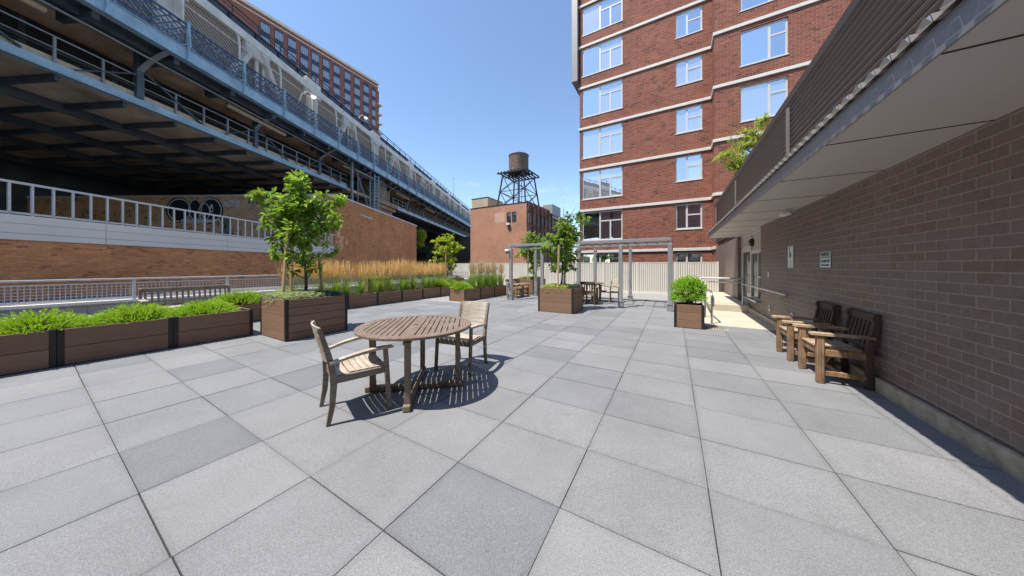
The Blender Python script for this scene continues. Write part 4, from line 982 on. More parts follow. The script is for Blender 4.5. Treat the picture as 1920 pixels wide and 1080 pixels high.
# stone pier and abutment
pr = MB().box((-LL-20,36.2,-3),(-LL+.35,40.6,9.9)).box((-LL-20.3,35.6,9.901),(-LL+1.0,41.2,10.55), bev=.06).box((-LL-20.2,35.9,9.45),(-LL+.7,40.9,9.9005)).box((-LL-20,36.6,10.551),(-LL+.1,40.3,13.1))
bp('stone_pier', pr, M['granitepier'])
ab = MB(); ops = [(-33,-27,-2.99,5.2)]
wall_openings(ab, -44.5, -13.0, -3, 10.3, ops, depth=2.5)
arch = []
abo = bp('stone_abutment', MB().add([(x, y+84, z) for x, y, z in ab.v], ab.f), M['darkstone'])
arch = MB().prism([(-30+3*cos(a*pi/12), 5.2+2.2*sin(a*pi/12)) for a in range(13)], 83.97, 83.99, Mb); bp('arch_light_panel', arch, M['concretegrey'], abo)  # light grey panel painted in for the light showing through the arch
bp('side_wall', MB().box((-13.3,60,-3),(-12.9,84,5.5)), M['darkstone'], abo)
# lamp mast and two lit lamps
bp('mast', MB().tube([(-24,80,18),(-24,80,27.2)], [.09,.05], 6).tube([(-24.6,80,26.9),(-23.6,80,26.95)], .04, 5), M['steelgrey'])
def lampp(px, py, L_):
    r_ = (px-CX)/F; t_ = L_*(cos(TR)+r_*sin(TR))/(sin(TR)-r_*cos(TR)); Yd = L_*sin(TR)+t_*cos(TR); z_ = H+(Y0-py)*Yd/F
    lo = bp('bridge_lamp', MB().tube([(-L_-.2,t_-1.4,z_-1.4),(-L_-.1,t_-1.2,z_-.5),(-L_-.05,t_-.7,z_+.02),(-L_,t_-.3,z_+.08)], .05, 6), M['whitesteel'])
    mesh_obj('lamp_head', MB().lathe([(.03,.12),(.22,.06),(.24,.0),(.15,-.02)], (-L_,t_,z_), 12), M['whitesteel'], lo)
    mesh_obj('bulb', MB().lathe([(.19,-.021),(.15,-.10),(.05,-.14)], (-L_,t_,z_), 12), M['lampglow'], lo)
lampp(588, 181.5, 20.0); lampp(685.5, 221, 23.0)

# caged ladder scaffold at the pier
t = thing('access_scaffold', 'blue steel ladder tower with round safety hoops under the bridge', 'scaffold', Vector((0,0,0)), -TR)
x0 = -21.0; sc = MB()
for (dx,dy) in ((0,0),(0,.9),(.6,0),(.6,.9)): sc.box((x0+dx-.05,33.9+dy-.05,5),(x0+dx+.05,33.9+dy+.05,13.0))
mesh_obj('frame', sc, M['steelblue'], t)
rg_ = MB(); z = 5.2
while z < 13: rg_.box((x0,33.95,z),(x0+.05,34.75,z+.05)); rg_.box((x0+.6,33.95,z),(x0+.65,34.75,z+.05)); z += .42
mesh_obj('rungs', rg_, M['steelblue'], t)
hpz = MB()
for k in range(7):
    hpz.tube([(x0+.62+.3*0,35.35+.75*cos(a*pi/10),11.3+.9*sin(a*pi/10)+0) for a in range(21)][:], .025, 4) if k == 0 else None
    hpz.tube([(x0+.2+k*.11,35.4+.75*cos(a*pi/10),11.6+.95*sin(a*pi/10)) for a in range(21)], .025, 4)
mesh_obj('cable_reel', hpz, M['steelgrey'], t)
pl = MB().box((x0-.3,30.4,12.3),(x0+.5,33.8,12.4)).bar((x0+.2,31,12.3),(x0+.2,33.8,7.5),.09,.09).box((x0+.1,30.0,7.5),(x0+.3,30.2,13.2)).box((x0,31.4,9.8),(x0+.1,33.8,9.88)).box((x0+.1,31.2,9),(x0+.18,31.28,12.3))
mesh_obj('platform', pl, M['steelgrey'], t)
# ================================================================== PLANTER BOXES
rb = random.Random(11)
def planter(name, label, cat, a0, b0, w, d, h, board=.145, group=None, post=.05, soilz=None):
    """corner at (a0,b0); boards with shadow gaps, dark corner posts, soil inside"""
    t = thing(name, label, cat, P(a0, b0, 0), -TH, group)
    n_ = max(1, round(h/board)); bh = h/n_
    def side(lo, hi, axis):
        m = MB()
        for k in range(n_):
            tt = rb.uniform(.2,.9); g = .003
            m.box((lo[0],lo[1],k*bh+(g if k else .012)), (hi[0],hi[1],(k+1)*bh-g), bev=.004, col=tt)
        mesh_obj('board_panel', m, M['plank'], t)
    side((post,0,0),(w-post,.025,0),'x'); side((post,d-.025,0),(w-post,d,0),'x'); side((0,post,0),(.025,d-post,0),'y'); side((w-.025,post,0),(w,d-post,0),'y')
    for x, y in ((0,0),(w-post,0),(0,d-post),(w-post,d-post)):
        mesh_obj('corner_post', MB().box((x-.004 if x == 0 else x,y-.004 if y == 0 else y,.004),(x+post+(.004 if x else 0),y+post+(.004 if y else 0),h+.006), bev=.004), M['post_dark'], t)
    sz = soilz or h-.05
    so_ = MB(); nx, ny = 8, 8; vs = []
    for i in range(nx+1):
        for j in range(ny+1): vs.append((.03+(w-.06)*i/nx, .03+(d-.06)*j/ny, sz+rb.uniform(-.012,.012)))
    so_.add(vs, [(i*(ny+1)+j,(i+1)*(ny+1)+j,(i+1)*(ny+1)+j+1,i*(ny+1)+j+1) for i in range(nx) for j in range(ny)])
    mesh_obj('soil', so_, M['soil'], t)
    mesh_obj('liner', MB().box((.027,.027,.02),(w-.027,.0295,h-.01)).box((.027,d-.0295,.02),(w-.027,d-.027,h-.01)).box((.027,.03,.02),(.0295,d-.03,h-.01)).box((w-.0295,.03,.02),(w-.027,d-.03,h-.01)), M['post_dark'], t)
    return t
planter('tree_planter', 'large brown board planter with the big leafy tree left of the round table', 'planter', -7.27, 2.40, 1.09, 1.13, .77, .154)
planter('tree_planter', 'brown board planter with a staked tree in front of the pergola', 'planter', -3.63, 7.93, 1.11, 1.0, .73, .146)
planter('shrub_planter', 'brown board planter holding the round bright green shrub', 'planter', .01, 7.42, .57, .50, .53, .177)
planter('tree_planter', 'brown board planter with a small staked tree behind the pergola by the fence', 'planter', -7.0, 12.6, 1.15, 1.1, .73, .146)
planter('tree_planter', 'brown board planter with the yellow leaved tree near the mesh railing', 'planter', -11.6, 11.6, 1.1, 1.1, .72, .146)
planter('tree_planter', 'sunlit planter with pale groundcover behind the row of feather reed grass', 'planter', -12.42, 7.6, .76, 1.1, .80, .146)
grow = 'low planter boxes set end to end along the left walkway'
names = []
for k in range(8):
    planter('planter_box', '%s planter box of the long reed grass row, counted from the near end' % ORD[k], 'planter', -9.95, 2.12+k*1.045, .80, 1.035, .445, .15, grow, .032)
for k in range(3):
    planter('planter_box', '%s planter box of the short row before the pergola, counted from the near end' % ORD[k], 'planter', -7.80, 8.52+k*1.04, .80, 1.03, .47, .157, 'low planter boxes of the short row', .035)
for k in range(3):
    planter('planter_box', '%s low juniper planter box at the left edge, counted from the big planter' % ORD[k], 'planter', -8.2, 1.28-k*1.045+.0, .82, 1.035, .52, .26, 'low juniper planter boxes beside the big tree planter')

# ================================================================== FOLIAGE
def leaf(mb, p, d, up, ln, wd, tint, fold=.25, bend=.2):
    d = d.normalized(); s_ = d.cross(up)
    if s_.length < 1e-3: s_ = d.orthogonal()
    s_.normalize(); n_ = s_.cross(d)
    b = p; l1 = p+d*ln*.32+s_*wd*.5+n_*wd*fold; l2 = p+d*ln*.68+s_*wd*.38+n_*(wd*fold-ln*bend*.3); t_ = p+d*ln-n_*ln*bend
    r1 = p+d*ln*.32-s_*wd*.5+n_*wd*fold; r2 = p+d*ln*.68-s_*wd*.38+n_*(wd*fold-ln*bend*.3); m_ = p+d*ln*.5-n_*ln*bend*.25
    mb.add([b,l1,l2,t_,r2,r1,m_], [(0,6,2,1),(6,3,2),(0,5,4,6),(6,4,3)], tint)
def rvec(r): 
    while True:
        v = Vector((r.uniform(-1,1),r.uniform(-1,1),r.uniform(-1,1)))
        if .05 < v.length < 1: return v.normalized()
def tree(name, label, loc, trunk, blobs, nt_, nl, ll, lw, mats, seed, tr=.03, lean=(0,0), bark='bark', group=None, tw_=.5, shell=.55):
    """trunk: height of the first fork; blobs: crown lobes (x,y,z,rx,ry,rz); nt_ twigs, nl leaves per twig"""
    r = random.Random(seed); t = thing(name, label, 'tree', loc, 0, group)
    top = max(b[2] for b in blobs)
    def axis(z): f = z/top; return Vector((lean[0]*f+.03*sin(z*3), lean[1]*f+.03*cos(z*2.3), z))
    tb = MB(); zs = [top*i/9 for i in range(10)]
    tb.tube([axis(z) for z in zs], [tr*(1-.75*z/top)*(1.25 if z == 0 else 1) for z in zs], 8)
    lm = MB(); lf = MB(); vol = [b[3]*b[4]*b[5] for b in blobs]; tot = sum(vol)
    for b in blobs:                       # a limb into every lobe
        c = Vector(b[:3]); z0 = max(trunk*.9, min(c.z-.25*abs(c.x)-.2, top*.8)); a0 = axis(z0)
        mid = (a0+c)*.5+Vector((0,0,-.05)); lm.tube([a0, mid, c], [tr*.5, tr*.35, tr*.15], 6)
    for k in range(nt_):
        q = r.uniform(0, tot); i = 0
        while q > vol[i] and i < len(vol)-1: q -= vol[i]; i += 1
        b = blobs[i]; v = rvec(r); rad = r.uniform(shell, 1.05)
        e = Vector((b[0]+v.x*b[3]*rad, b[1]+v.y*b[4]*rad, b[2]+v.z*b[5]*rad))
        c = Vector(b[:3]); st = c+(e-c)*.25+Vector((0,0,-.06))
        lm.tube([st, (st+e)*.5+Vector((0,0,.02)), e], [tr*.16, tr*.11, tr*.05], 4, False)
        out = (e-st).normalized(); base_t = r.gauss(.45, .27)
        for j in range(nl):
            f = r.uniform(.35, 1.05); p = st+(e-st)*f
            d = (out*r.uniform(.2,1)+rvec(r)*.9+Vector((0,0,-.25))).normalized()
            up = (Vector((0,0,1))+rvec(r)*.55).normalized()
            sz = ll*r.uniform(.65,1.2)
            leaf(lf, p+d*.015, d, up, sz, lw*sz/ll*r.uniform(.85,1.1), max(0,min(1,base_t+r.gauss(0,.16))), .2, r.uniform(.05,.35))
    mesh_obj('trunk', tb, M[bark], t, True); mesh_obj('limb', lm, M[bark], t, True); mesh_obj('crown', lf, M[mats], t)
    return t
def at(px, py, Yd): return Vector(((px-CX)/F*Yd, Yd, H+(Y0-py)*Yd/F))
# big tree: trunk base pixel (570,556) at depth 6.05 ; metres per pixel there = .01148
Yb = 6.0; base = Vector(((571-CX)/F*Yb, Yb, .72))
def bl(px, py, rx, ry, dy=0, Yd=None, base_=None):
    Yd = Yd or Yb; base_ = base_ or base; k = Yd/F; q = at(px, py, Yd)-base_
    return (q.x, dy, q.z, rx*k, (rx*.8)*k, ry*k)
blobs = [bl(560,345,27,24), bl(492,366,26,20,.1), bl(622,372,32,20,-.05), bl(560,390,48,28), bl(520,412,30,20,-.1), bl(600,412,35,22,.1), bl(560,440,45,26,0), bl(520,468,24,12,.05), bl(618,462,24,16,0), bl(565,478,38,16,-.1), bl(545,505,18,9,.05), bl(590,500,16,10,0), bl(500,445,12,10,.1), bl(632,402,12,20,-.2)]
tree('young_tree', 'large leafy green tree with three wooden stakes in the big planter on the left', base, .45, blobs, 270, 10, .13, .068, 'leaf', 21, .030, (-.05,0))
def stakes(base_, offs, hs, lab, seed, Yd=None):
    for k, ((dx, dy, tx, ty), h_) in enumerate(zip(offs, hs)):
        t = tag(mesh_obj('tree_stake', MB().bar((0,0,0),(tx,ty,h_), .05, .05, bev=.004), M['stake']), lab[k], 'stake'); t.location = base_+Vector((dx,dy,0))
stakes(Vector((0,0,.70)), [tuple(at(529,0,5.70).xy)+(.09,.05), tuple(at(545,0,6.45).xy)+(.06,-.02), tuple(at(606,0,6.25).xy)+(-.10,.0)], [1.55,1.45,1.0],
       ['pale wooden stake at the front left of the big leafy tree','thin wooden stake just behind and left of the big tree trunk','pale wooden stake right of the big leafy tree trunk'], 1)
tie = tag(mesh_obj('tree_tie', MB().tube([at(529,497,5.72), at(571,500,6.0), at(604,497,6.25)], .009, 5), M['black']), 'black rubber tie strung between the stakes of the big leafy tree', 'tie')
# middle tree
Ym = 8.9; bm_ = Vector(((1052-CX)/F*Ym, Ym, .68))
B = lambda px,py,rx,ry,dy=0: bl(px,py,rx,ry,dy,Ym,bm_)
tree('young_tree', 'slender green tree with two stakes in the planter in front of the pergola', bm_, .5, [B(1072,403,14,13),B(1092,412,16,13),B(1060,428,25,18),B(1055,450,30,18),B(1026,468,22,13,-.1),B(1062,478,28,18),B(1048,500,24,10),B(1078,496,14,10),B(1092,482,8,8),B(1072,440,22,18),B(1036,440,13,11),B(1080,388,4,8)], 330, 9, .10, .054, 'leaf', 33, .026, (.06,0))
stakes(Vector((0,0,.68)), [tuple(at(1046,0,8.5).xy)+(.03,.02), tuple(at(1059,0,9.25).xy)+(.0,-.02)], [1.35,1.2], ['pale wooden stake in front of the slender tree before the pergola','thin stake right behind the slender tree trunk before the pergola'], 2)
# tree behind the pergola
Yc = 14.0; bc_ = Vector(((999-CX)/F*Yc, Yc, .68)); B2 = lambda px,py,rx,ry,dy=0: bl(px,py,rx,ry,dy,Yc,bc_)
tree('young_tree', 'dark green tree behind the pergola in front of the cream fence', bc_, .5, [B2(998,446,16,12),B2(990,470,20,14),B2(1004,488,15,14),B2(1000,505,12,8),B2(1012,458,12,12),B2(975,478,11,9),B2(1018,450,13,10),B2(984,450,11,11),B2(992,462,18,14)], 280, 8, .12, .066, 'leaf', 44, .03)
stakes(Vector((0,0,.68)), [tuple(at(989.5,0,13.8).xy)+(.02,.0), tuple(at(1003,0,14.3).xy)+(-.05,.0)], [1.5,1.2], ['pale stake left of the dark green tree behind the pergola','thin leaning stake right of the dark green tree behind the pergola'], 3)
# yellow tree
Yy = 15.9; by_ = Vector(((838-CX)/F*Yy, Yy, .67)); B3 = lambda px,py,rx,ry,dy=0: bl(px,py,rx,ry,dy,Yy,by_)
tree('young_tree', 'bright yellow green tree by the end of the mesh railing under the bridge', by_, .6, [B3(838,446,14,11),B3(820,452,13,10),B3(850,460,14,12),B3(835,470,22,12),B3(812,482,8,9),B3(838,488,18,10),B3(862,463,8,5),B3(830,500,14,6),B3(850,498,8,8),B3(848,505,5,6)], 230, 7, .13, .085, 'leafy', 55, .035)
stakes(Vector((0,0,.67)), [tuple(at(836,0,15.6).xy)+(.0,.0), tuple(at(846,0,16.1).xy)+(.0,.0)], [1.9,1.3], ['thin stake beside the trunk of the yellow green tree','stake right of the yellow green tree trunk'], 4)
# far trees
tree('street_tree', 'pale green tree squeezed between the orange building and the dark bridge arch', Vector((at(790,0,47).x,47,-3)), 3, [bl(789,440,9,10,0,47,Vector((at(790,0,47).x,47,-3))), bl(786,458,8,9,0,47,Vector((at(790,0,47).x,47,-3)))], 130, 8, .5, .22, 'leaf2', 66, .15)
tree('street_tree', 'dark green bushy tree low before the bridge arch beside the orange building', Vector((at(795,0,44).x,44,-3)), 2, [bl(793,475,14,13,0,44,Vector((at(795,0,44).x,44,-3))), bl(782,480,10,12,0,44,Vector((at(795,0,44).x,44,-3)))], 150, 8, .45, .25, 'leafdk', 67, .15)
Yr = 13.0; bt_ = Vector(((1420-CX)/F*Yr, Yr, 0.0)); B4 = lambda px,py,rx,ry,dy=0: bl(px,py,rx,ry,dy,Yr,bt_)
tree('backyard_tree', 'airy yellow green tree rising over the grey eave against the brick apartment house', bt_, 3.5, [B4(1420,262,30,16),B4(1382,310,26,14),B4(1432,226,20,13),B4(1405,248,26,12),B4(1452,250,22,14),B4(1395,272,30,12),B4(1440,272,28,16),B4(1362,290,28,13),B4(1395,305,34,18),B4(1388,322,20,13),B4(1345,300,12,6),B4(1372,262,10,6),B4(1425,295,22,16)], 900, 9, .095, .045, 'leaf2', 77, .05, (-.1,0), 'bark2', None, .5, .2)

# shrub in the right planter
t = thing('round_shrub', 'dense bright green rounded shrub filling the small right planter', 'shrub', P(.29, 7.67, .50), -TH)
r = random.Random(5); lf = MB(); sm = MB()
blb = [(0,0,.30,.34,.30,.28),(0.02,0,.50,.25,.24,.17),(-.12,0,.40,.24,.26,.20),(.14,0,.38,.22,.25,.20),(-.16,-.04,.16,.20,.24,.16),(.18,-.04,.17,.17,.22,.16)]
for k in range(2100):
    b = r.choice(blb); v = rvec(r); rad = r.uniform(.62,1.05)
    if v.z < -.5: v.z *= -.5
    p = Vector((b[0]+v.x*b[3]*rad, b[1]+v.y*b[4]*rad, b[2]+v.z*b[5]*rad)); base_t = r.gauss(.55,.18)
    for j in range(4):
        d = (v*.6+rvec(r)*.7+Vector((0,0,.45))).normalized()
        leaf(lf, p, d, (v+rvec(r)*.4).normalized(), r.uniform(.026,.044), .018, max(0,min(1,base_t+r.gauss(0,.15))), .2, .1)
for k in range(60): v = rvec(r); sm.tube([(r.uniform(-.15,.15),r.uniform(-.12,.12),0),(v.x*.3,v.y*.25,.28+v.z*.12)], .005, 4, False)
mesh_obj('stems', sm, M['bark'], t); mesh_obj('leaves', lf, M['hedge'], t)
def shadelet(): pass

# feather reed grass
def grass_mesh(seed, h, rad, nb_, npl, plm, plh, spread=.16, tint0=.5):
    r = random.Random(seed); g = MB(); s_ = MB(); pm = MB()
    for k in range(nb_):
        a = r.uniform(0, 2*pi); rr0 = rad*sqrt(r.random())*.5; p = Vector((cos(a)*rr0, sin(a)*rr0, 0)); a2 = a+r.gauss(0,.5); hh_ = h*r.uniform(.55,1.0); out = Vector((cos(a2), sin(a2), 0))*spread*r.uniform(.3,1.5)
        sd = Vector((-sin(a2), cos(a2), 0))*r.uniform(.004,.0065); dr_ = r.uniform(0,.3); tn = max(0,min(1,r.gauss(tint0,.22)))
        q = [p, p+out*.3+Vector((0,0,hh_*.45)), p+out*.9+Vector((0,0,hh_*.85)), p+out*(1.5+dr_)+Vector((0,0,hh_*(1-dr_*.5)))]
        g.add([q[0]-sd,q[0]+sd,q[1]-sd,q[1]+sd,q[2]-sd*.8,q[2]+sd*.8,q[3]], [(0,1,3,2),(2,3,5,4),(4,5,6)], tn)
    for k in range(npl):
        a = r.uniform(0,2*pi); p = Vector((cos(a),sin(a),0))*rad*.5*sqrt(r.random()); hh_ = plh*r.uniform(.78,1.08); a3 = r.uniform(0,2*pi); out = Vector((cos(a3),sin(a3),0))*abs(r.gauss(0,.10)); lean = out
        tip = p+lean+Vector((0,0,hh_)); m_ = p+lean*.55+Vector((0,0,hh_*.62)); s0_ = hh_*.30
        tn = r.random()
        g.tube([p, m_], .0013, 3, False, .6); d = (tip-m_).normalized()
        b0_ = m_; ln = (tip-m_).length
        pm.tube([b0_, b0_+d*ln*.25, b0_+d*ln*.6, tip], [.002,.0065,.0055,.0015], 4, False, tn)
        for j in range(7):
            f = r.uniform(.05,.85); c = b0_+d*ln*f; v = (rvec(r)*.35+d).normalized(); e = c+v*r.uniform(.04,.07); sd = v.orthogonal().normalized()*.005
            pm.add([c-sd,c+sd,e], [(0,1,2)], min(1,max(0,tn+r.gauss(0,.2))))
    return g, pm
def grass_thing(meshes, loc, label, group, rot, sc=1.0, mats=('grass','plume')):
    t = thing('feather_reed_plant', label, 'plant', loc, rot, group); t.scale = (sc,sc,sc)
    for nm, me in zip(('blades','plumes'), meshes):
        o = bpy.data.objects.new(nm, me); COL.objects.link(o); o.parent = t
    return t
def gm(seed, h, rad, nb_, npl, plh, mats, **kw):
    g, pm = grass_mesh(seed, h, rad, nb_, npl, None, plh, **kw); out = []
    for nm, m_, k in (('blades', g, mats[0]), ('plumes', pm, mats[1])):
        o = mesh_obj(nm, m_, M[k]); out.append(o.data); bpy.data.objects.remove(o)
    return out
GA = [gm(100+k, .60, .12, 120, 14, 1.14, ('grass','plume'), spread=.11) for k in range(4)]
GB = [gm(200+k, .50, .50, 8, 105, 1.22, ('grass','plume'), tint0=.7) for k in range(4)]
GC = [gm(300+k, .74, .26, 110, 60, 1.14, ('grass','plumepale'), spread=.13) for k in range(3)]
r = random.Random(9)
gf = 'feather reed grass tufts along the long planter row'
for k, (b, a) in enumerate(((4.62,-9.45),(5.0,-9.38),(5.33,-9.40),(5.83,-9.38),(6.36,-9.38),(6.62,-9.42),(7.0,-9.42),(7.52,-9.38),(7.76,-9.40),(8.12,-9.42),(8.72,-9.38),(9.0,-9.40),(9.30,-9.40))):
    grass_thing(GA[k%4], P(a, b, .39), '%s green reed grass tuft of the front row, counted from the big tree planter' % ORD[k], gf, r.uniform(0,6), r.uniform(.9,1.06))
gf2 = 'golden plumed reed grasses behind the front tufts'
for k in range(17):
    grass_thing(GB[k%4], P(-9.80+r.uniform(-.03,.03), 3.9+k*.395+r.uniform(-.08,.08), .38), '%s tall golden plumed reed grass of the back row, counted from the near end' % ORD[k], gf2, r.uniform(0,6), r.uniform(.94,1.06))
gf3 = 'pale reed grasses in the short planter row'
for k in range(9):
    grass_thing(GC[k%3], P(-7.24-(.28 if k%2 else 0), 9.35+k*.27, .42), '%s pale plumed reed grass of the short row, counted from its juniper' % ORD[k], gf3, r.uniform(0,6), r.uniform(.92,1.06))

# junipers: many feathery arching sprays
def juniper(label, loc, rx, ry, h, n_, seed, mat='juniper', group=None, sp=.10, rot=-TH, cat='juniper', name='juniper_shrub', lf_=.045):
    r = random.Random(seed); t = thing(name, label, cat, loc, rot, group); m = MB(); st = MB()
    for k in range(n_):
        a = r.uniform(0,2*pi); q = sqrt(r.random()); x, y = cos(a)*q*rx, sin(a)*q*ry; z = h*(1-.75*q*q)*r.uniform(.45,1.05)
        e = Vector((x,y,z)); s0_ = Vector((x*.55,y*.55,z*.35)); out = (e-s0_).normalized(); d0 = (out+Vector((cos(a)*.35,sin(a)*.35,.3))).normalized()
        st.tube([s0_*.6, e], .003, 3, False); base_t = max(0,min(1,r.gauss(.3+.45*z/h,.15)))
        L_ = sp*r.uniform(.8,1.6)
        for j in range(9):
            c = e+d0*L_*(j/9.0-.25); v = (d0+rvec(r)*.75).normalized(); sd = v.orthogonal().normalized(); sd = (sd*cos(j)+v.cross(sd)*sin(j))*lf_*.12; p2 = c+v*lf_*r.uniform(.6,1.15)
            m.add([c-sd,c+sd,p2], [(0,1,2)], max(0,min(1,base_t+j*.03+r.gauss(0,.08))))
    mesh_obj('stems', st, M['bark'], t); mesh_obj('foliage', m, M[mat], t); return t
juniper('bright green juniper at the right end of the near left planter row', P(-7.86, 1.75, .44), .40, .42, .24, 900, 1)
juniper('bright green juniper second from the big planter in the near left row', P(-7.82, .95, .44), .40, .45, .27, 900, 2)
juniper('bright green juniper third from the big planter in the near left row', P(-7.82, .1, .44), .40, .45, .26, 800, 3)
juniper('bright green juniper farthest left in the near left row', P(-7.82, -.75, .44), .40, .45, .26, 700, 4)
juniper('light green spreading juniper just behind the big tree planter', P(-9.5, 2.75, .40), .42, .55, .34, 900, 5)
juniper('light green spreading juniper behind the big tree planter next to the reed grass', P(-9.5, 3.75, .40), .40, .5, .32, 800, 6)
juniper('spreading juniper past the reed grass at the far end of the long planter row', P(-9.5, 9.8, .40), .38, .40, .34, 800, 7)
juniper('bright juniper in the last box of the long planter row near the fence', P(-9.4, 10.45, .40), .36, .30, .28, 500, 8)
juniper('bright juniper spilling over the near end of the short planter row', P(-7.46, 8.85, .42), .42, .36, .30, 900, 9)
# groundcovers
def cover(name, label, cat, loc, w, d, h, n_, seed, mat, ls=.022, hang=.25, stuff=True, rot=-TH):
    r = random.Random(seed); m = MB()
    for k in range(n_):
        x, y = r.uniform(0,w), r.uniform(0,d); e = min(x,w-x,y,d-y); z = h*(r.uniform(.25,1))*(1 if e > .08 else .8)
        if e < .05 and r.random() < hang:
            if x == min(x,w-x,y,d-y): x = -r.uniform(.01,.05)
            elif y == min(x,w-x,y,d-y): y = -r.uniform(.01,.05)
            else: x += .0
            z = -abs(r.gauss(0,.06))+.02
        base_t = r.gauss(.5,.2); c = Vector((x,y,z))
        for j in range(4):
            v = (rvec(r)+Vector((0,0,.6))).normalized(); leaf(m, c, v, rvec(r), ls*r.uniform(.8,1.4), ls*.6, max(0,min(1,base_t+r.gauss(0,.12))), .15, .1)
    o = mesh_obj(name, m, M[mat]); o.location = loc; o.rotation_euler = (0,0,rot); o['kind'] = 'stuff'; o['label'] = label; o['category'] = cat; return o
cover('sedum_cover', 'pale silvery green groundcover at the near corner of the big tree planter', 'groundcover', P(-7.22, 2.44, .73), .98, .66, .14, 2600, 1, 'sedum', .026)
cover('creeper_cover', 'dark blue green creeper at the far side of the big tree planter', 'groundcover', P(-7.0, 3.02, .73), .80, .48, .11, 1300, 2, 'bluecover', .022)
cover('sedum_cover', 'yellow green trailing groundcover in the planter before the pergola', 'groundcover', P(-3.58, 7.97, .70), .80, .92, .11, 1900, 3, 'sedumy', .026, .5)
cover('creeper_cover', 'dark green creeper at the right edge of the planter before the pergola', 'groundcover', P(-2.80, 8.2, .70), .24, .66, .12, 450, 4, 'bluecover', .024)
cover('sedum_cover', 'yellow green groundcover in the planter behind the pergola', 'groundcover', P(-6.96, 12.64, .69), 1.05, 1.0, .14, 900, 5, 'sedumy', .035, .5)
cover('sedum_cover', 'pale groundcover in the sunlit planter behind the reed grass', 'groundcover', P(-12.38, 7.64, .76), .68, 1.02, .16, 900, 6, 'sedumy', .03)
cover('sedum_cover', 'pale groundcover in the planter under the yellow tree', 'groundcover', P(-11.56, 11.64, .68), 1.02, 1.02, .16, 800, 7, 'sedum', .03)
cover('low_planting', 'small mixed leaves between the grass tufts of the long planter row', 'groundcover', P(-9.88, 4.25, .40), .66, 5.4, .04, 500, 8, 'grass', .03, .1)
cover('low_planting', 'small mixed leaves between the grasses of the short planter row', 'groundcover', P(-7.80, 9.2, .43), .68, 2.2, .08, 900, 9, 'grass', .03, .1)

# ================================================================== TEAK FURNITURE
def slotted_table(name, label, loc, rot, rad=.61, h=.735):
    t = thing(name, label, 'table', loc, rot)
    rim = MB(); n_ = 56; ro, ri = rad, rad-.085; z0, z1 = h-.032, h; bv = .008
    prof = [(ri,z0),(ro-bv,z0),(ro,z0+bv),(ro,z1-bv),(ro-bv,z1),(ri,z1)]
    vs = []; fs = []; m = len(prof)
    for j in range(n_):
        a = 2*pi*j/n_
        for rr0, z in prof: vs.append((rr0*cos(a), rr0*sin(a), z))
    for j in range(n_):
        for i in range(m): fs.append((j*m+i, ((j+1)%n_)*m+i, ((j+1)%n_)*m+(i+1)%m, j*m+(i+1)%m))
    rim.add(vs, fs); mesh_obj('rim', rim, M['teaktop'], t, False)
    sl2 = MB(); x = -ri; wv = .046; gap = .013; xs = []
    # slats run along local y, centre plank is wider
    edges = [(-.066,.066)]
    e = .066+gap
    while e < ri-.01: edges.append((e, min(e+wv, ri+.02))); edges.append((-min(e+wv, ri+.02), -e)); e += wv+gap
    for x0, x1 in edges:
        xm = max(abs(x0),abs(x1)); L0 = sqrt(max(0, (ri+.02)**2-min(abs(x0),abs(x1))**2)); L1 = sqrt(max(0,(ri+.02)**2-min(xm,ri+.0199)**2))
        la, lb2 = (L1, L0) if abs(x0) > abs(x1) else (L0, L1)
        if x0 < 0 < x1:
            for s_ in (-1, 1):
                y0_, y1_ = sorted((s_*.024, s_*L0)); sl2.box((x0,y0_,z1-.017),(x1,y1_,z1-.002), bev=.003)
            sl2.box((x0,-.024,z1-.017),(-.024,.024,z1-.002)); sl2.box((.024,-.024,z1-.017),(x1,.024,z1-.002))
        else: sl2.prism([(x0,-la),(x1,-lb2),(x1,lb2),(x0,la)], z1-.017, z1-.002)
    mesh_obj('slats', sl2, M['teaktop'], t)
    un = MB()
    for s_ in (-1,1): un.box((-ri*.82,s_*.24-.02,z0-.010),(ri*.82,s_*.24+.02,z1-.0175))
    un.box((-.03,-ri*.85,z0-.05),(.03,ri*.85,z0-.0105)); un.box((-ri*.85,-.03,z0-.051),(ri*.85,.03,z0-.0115))
    un.lathe([(.028,z0-.06),(.05,z0-.06),(.05,z0+.0)], n=14)
    mesh_obj('under_frame', un, M['teak'], t)
    hd = .465 if rad > .58 else .40
    for dx, dy in ((0,1),(0,-1),(1,0),(-1,0)):
        cx_, cy_ = dx*hd, dy*hd
        lg = mesh_obj('leg', MB().box((cx_-.028,cy_-.028,.062),(cx_+.028,cy_+.028,z0-.03), bev=.004).box((cx_-.035-(.03 if dx else 0),cy_-.035-(.03 if dy else 0),z0-.06),(cx_+.035+(.03 if dx else 0),cy_+.035+(.03 if dy else 0),z0-.031), bev=.004), M['teak'], t)
    mesh_obj('foot_beam', MB().box((-.035,-hd-.075,.012),(.035,hd+.075,.062), bev=.006).box((-.03,-hd-.07,0),(.03,-hd+.02,.013)).box((-.03,hd-.02,0),(.03,hd+.07,.013)), M['teak'], t)
    mesh_obj('foot_beam', MB().box((-hd-.075,-.035,.0125),(-.036,.035,.0625), bev=.006).box((.036,-.035,.0125),(hd+.075,.035,.0625), bev=.006).box((-hd-.07,-.03,0),(-hd+.02,.03,.0134)).box((hd-.02,-.03,0),(hd+.07,.03,.0134)), M['teak'], t)
    return t
slotted_table('round_table', 'round weathered teak table with slatted top and umbrella hole in the foreground', Vector((-1.092,3.205,0)), radians(9), .622)

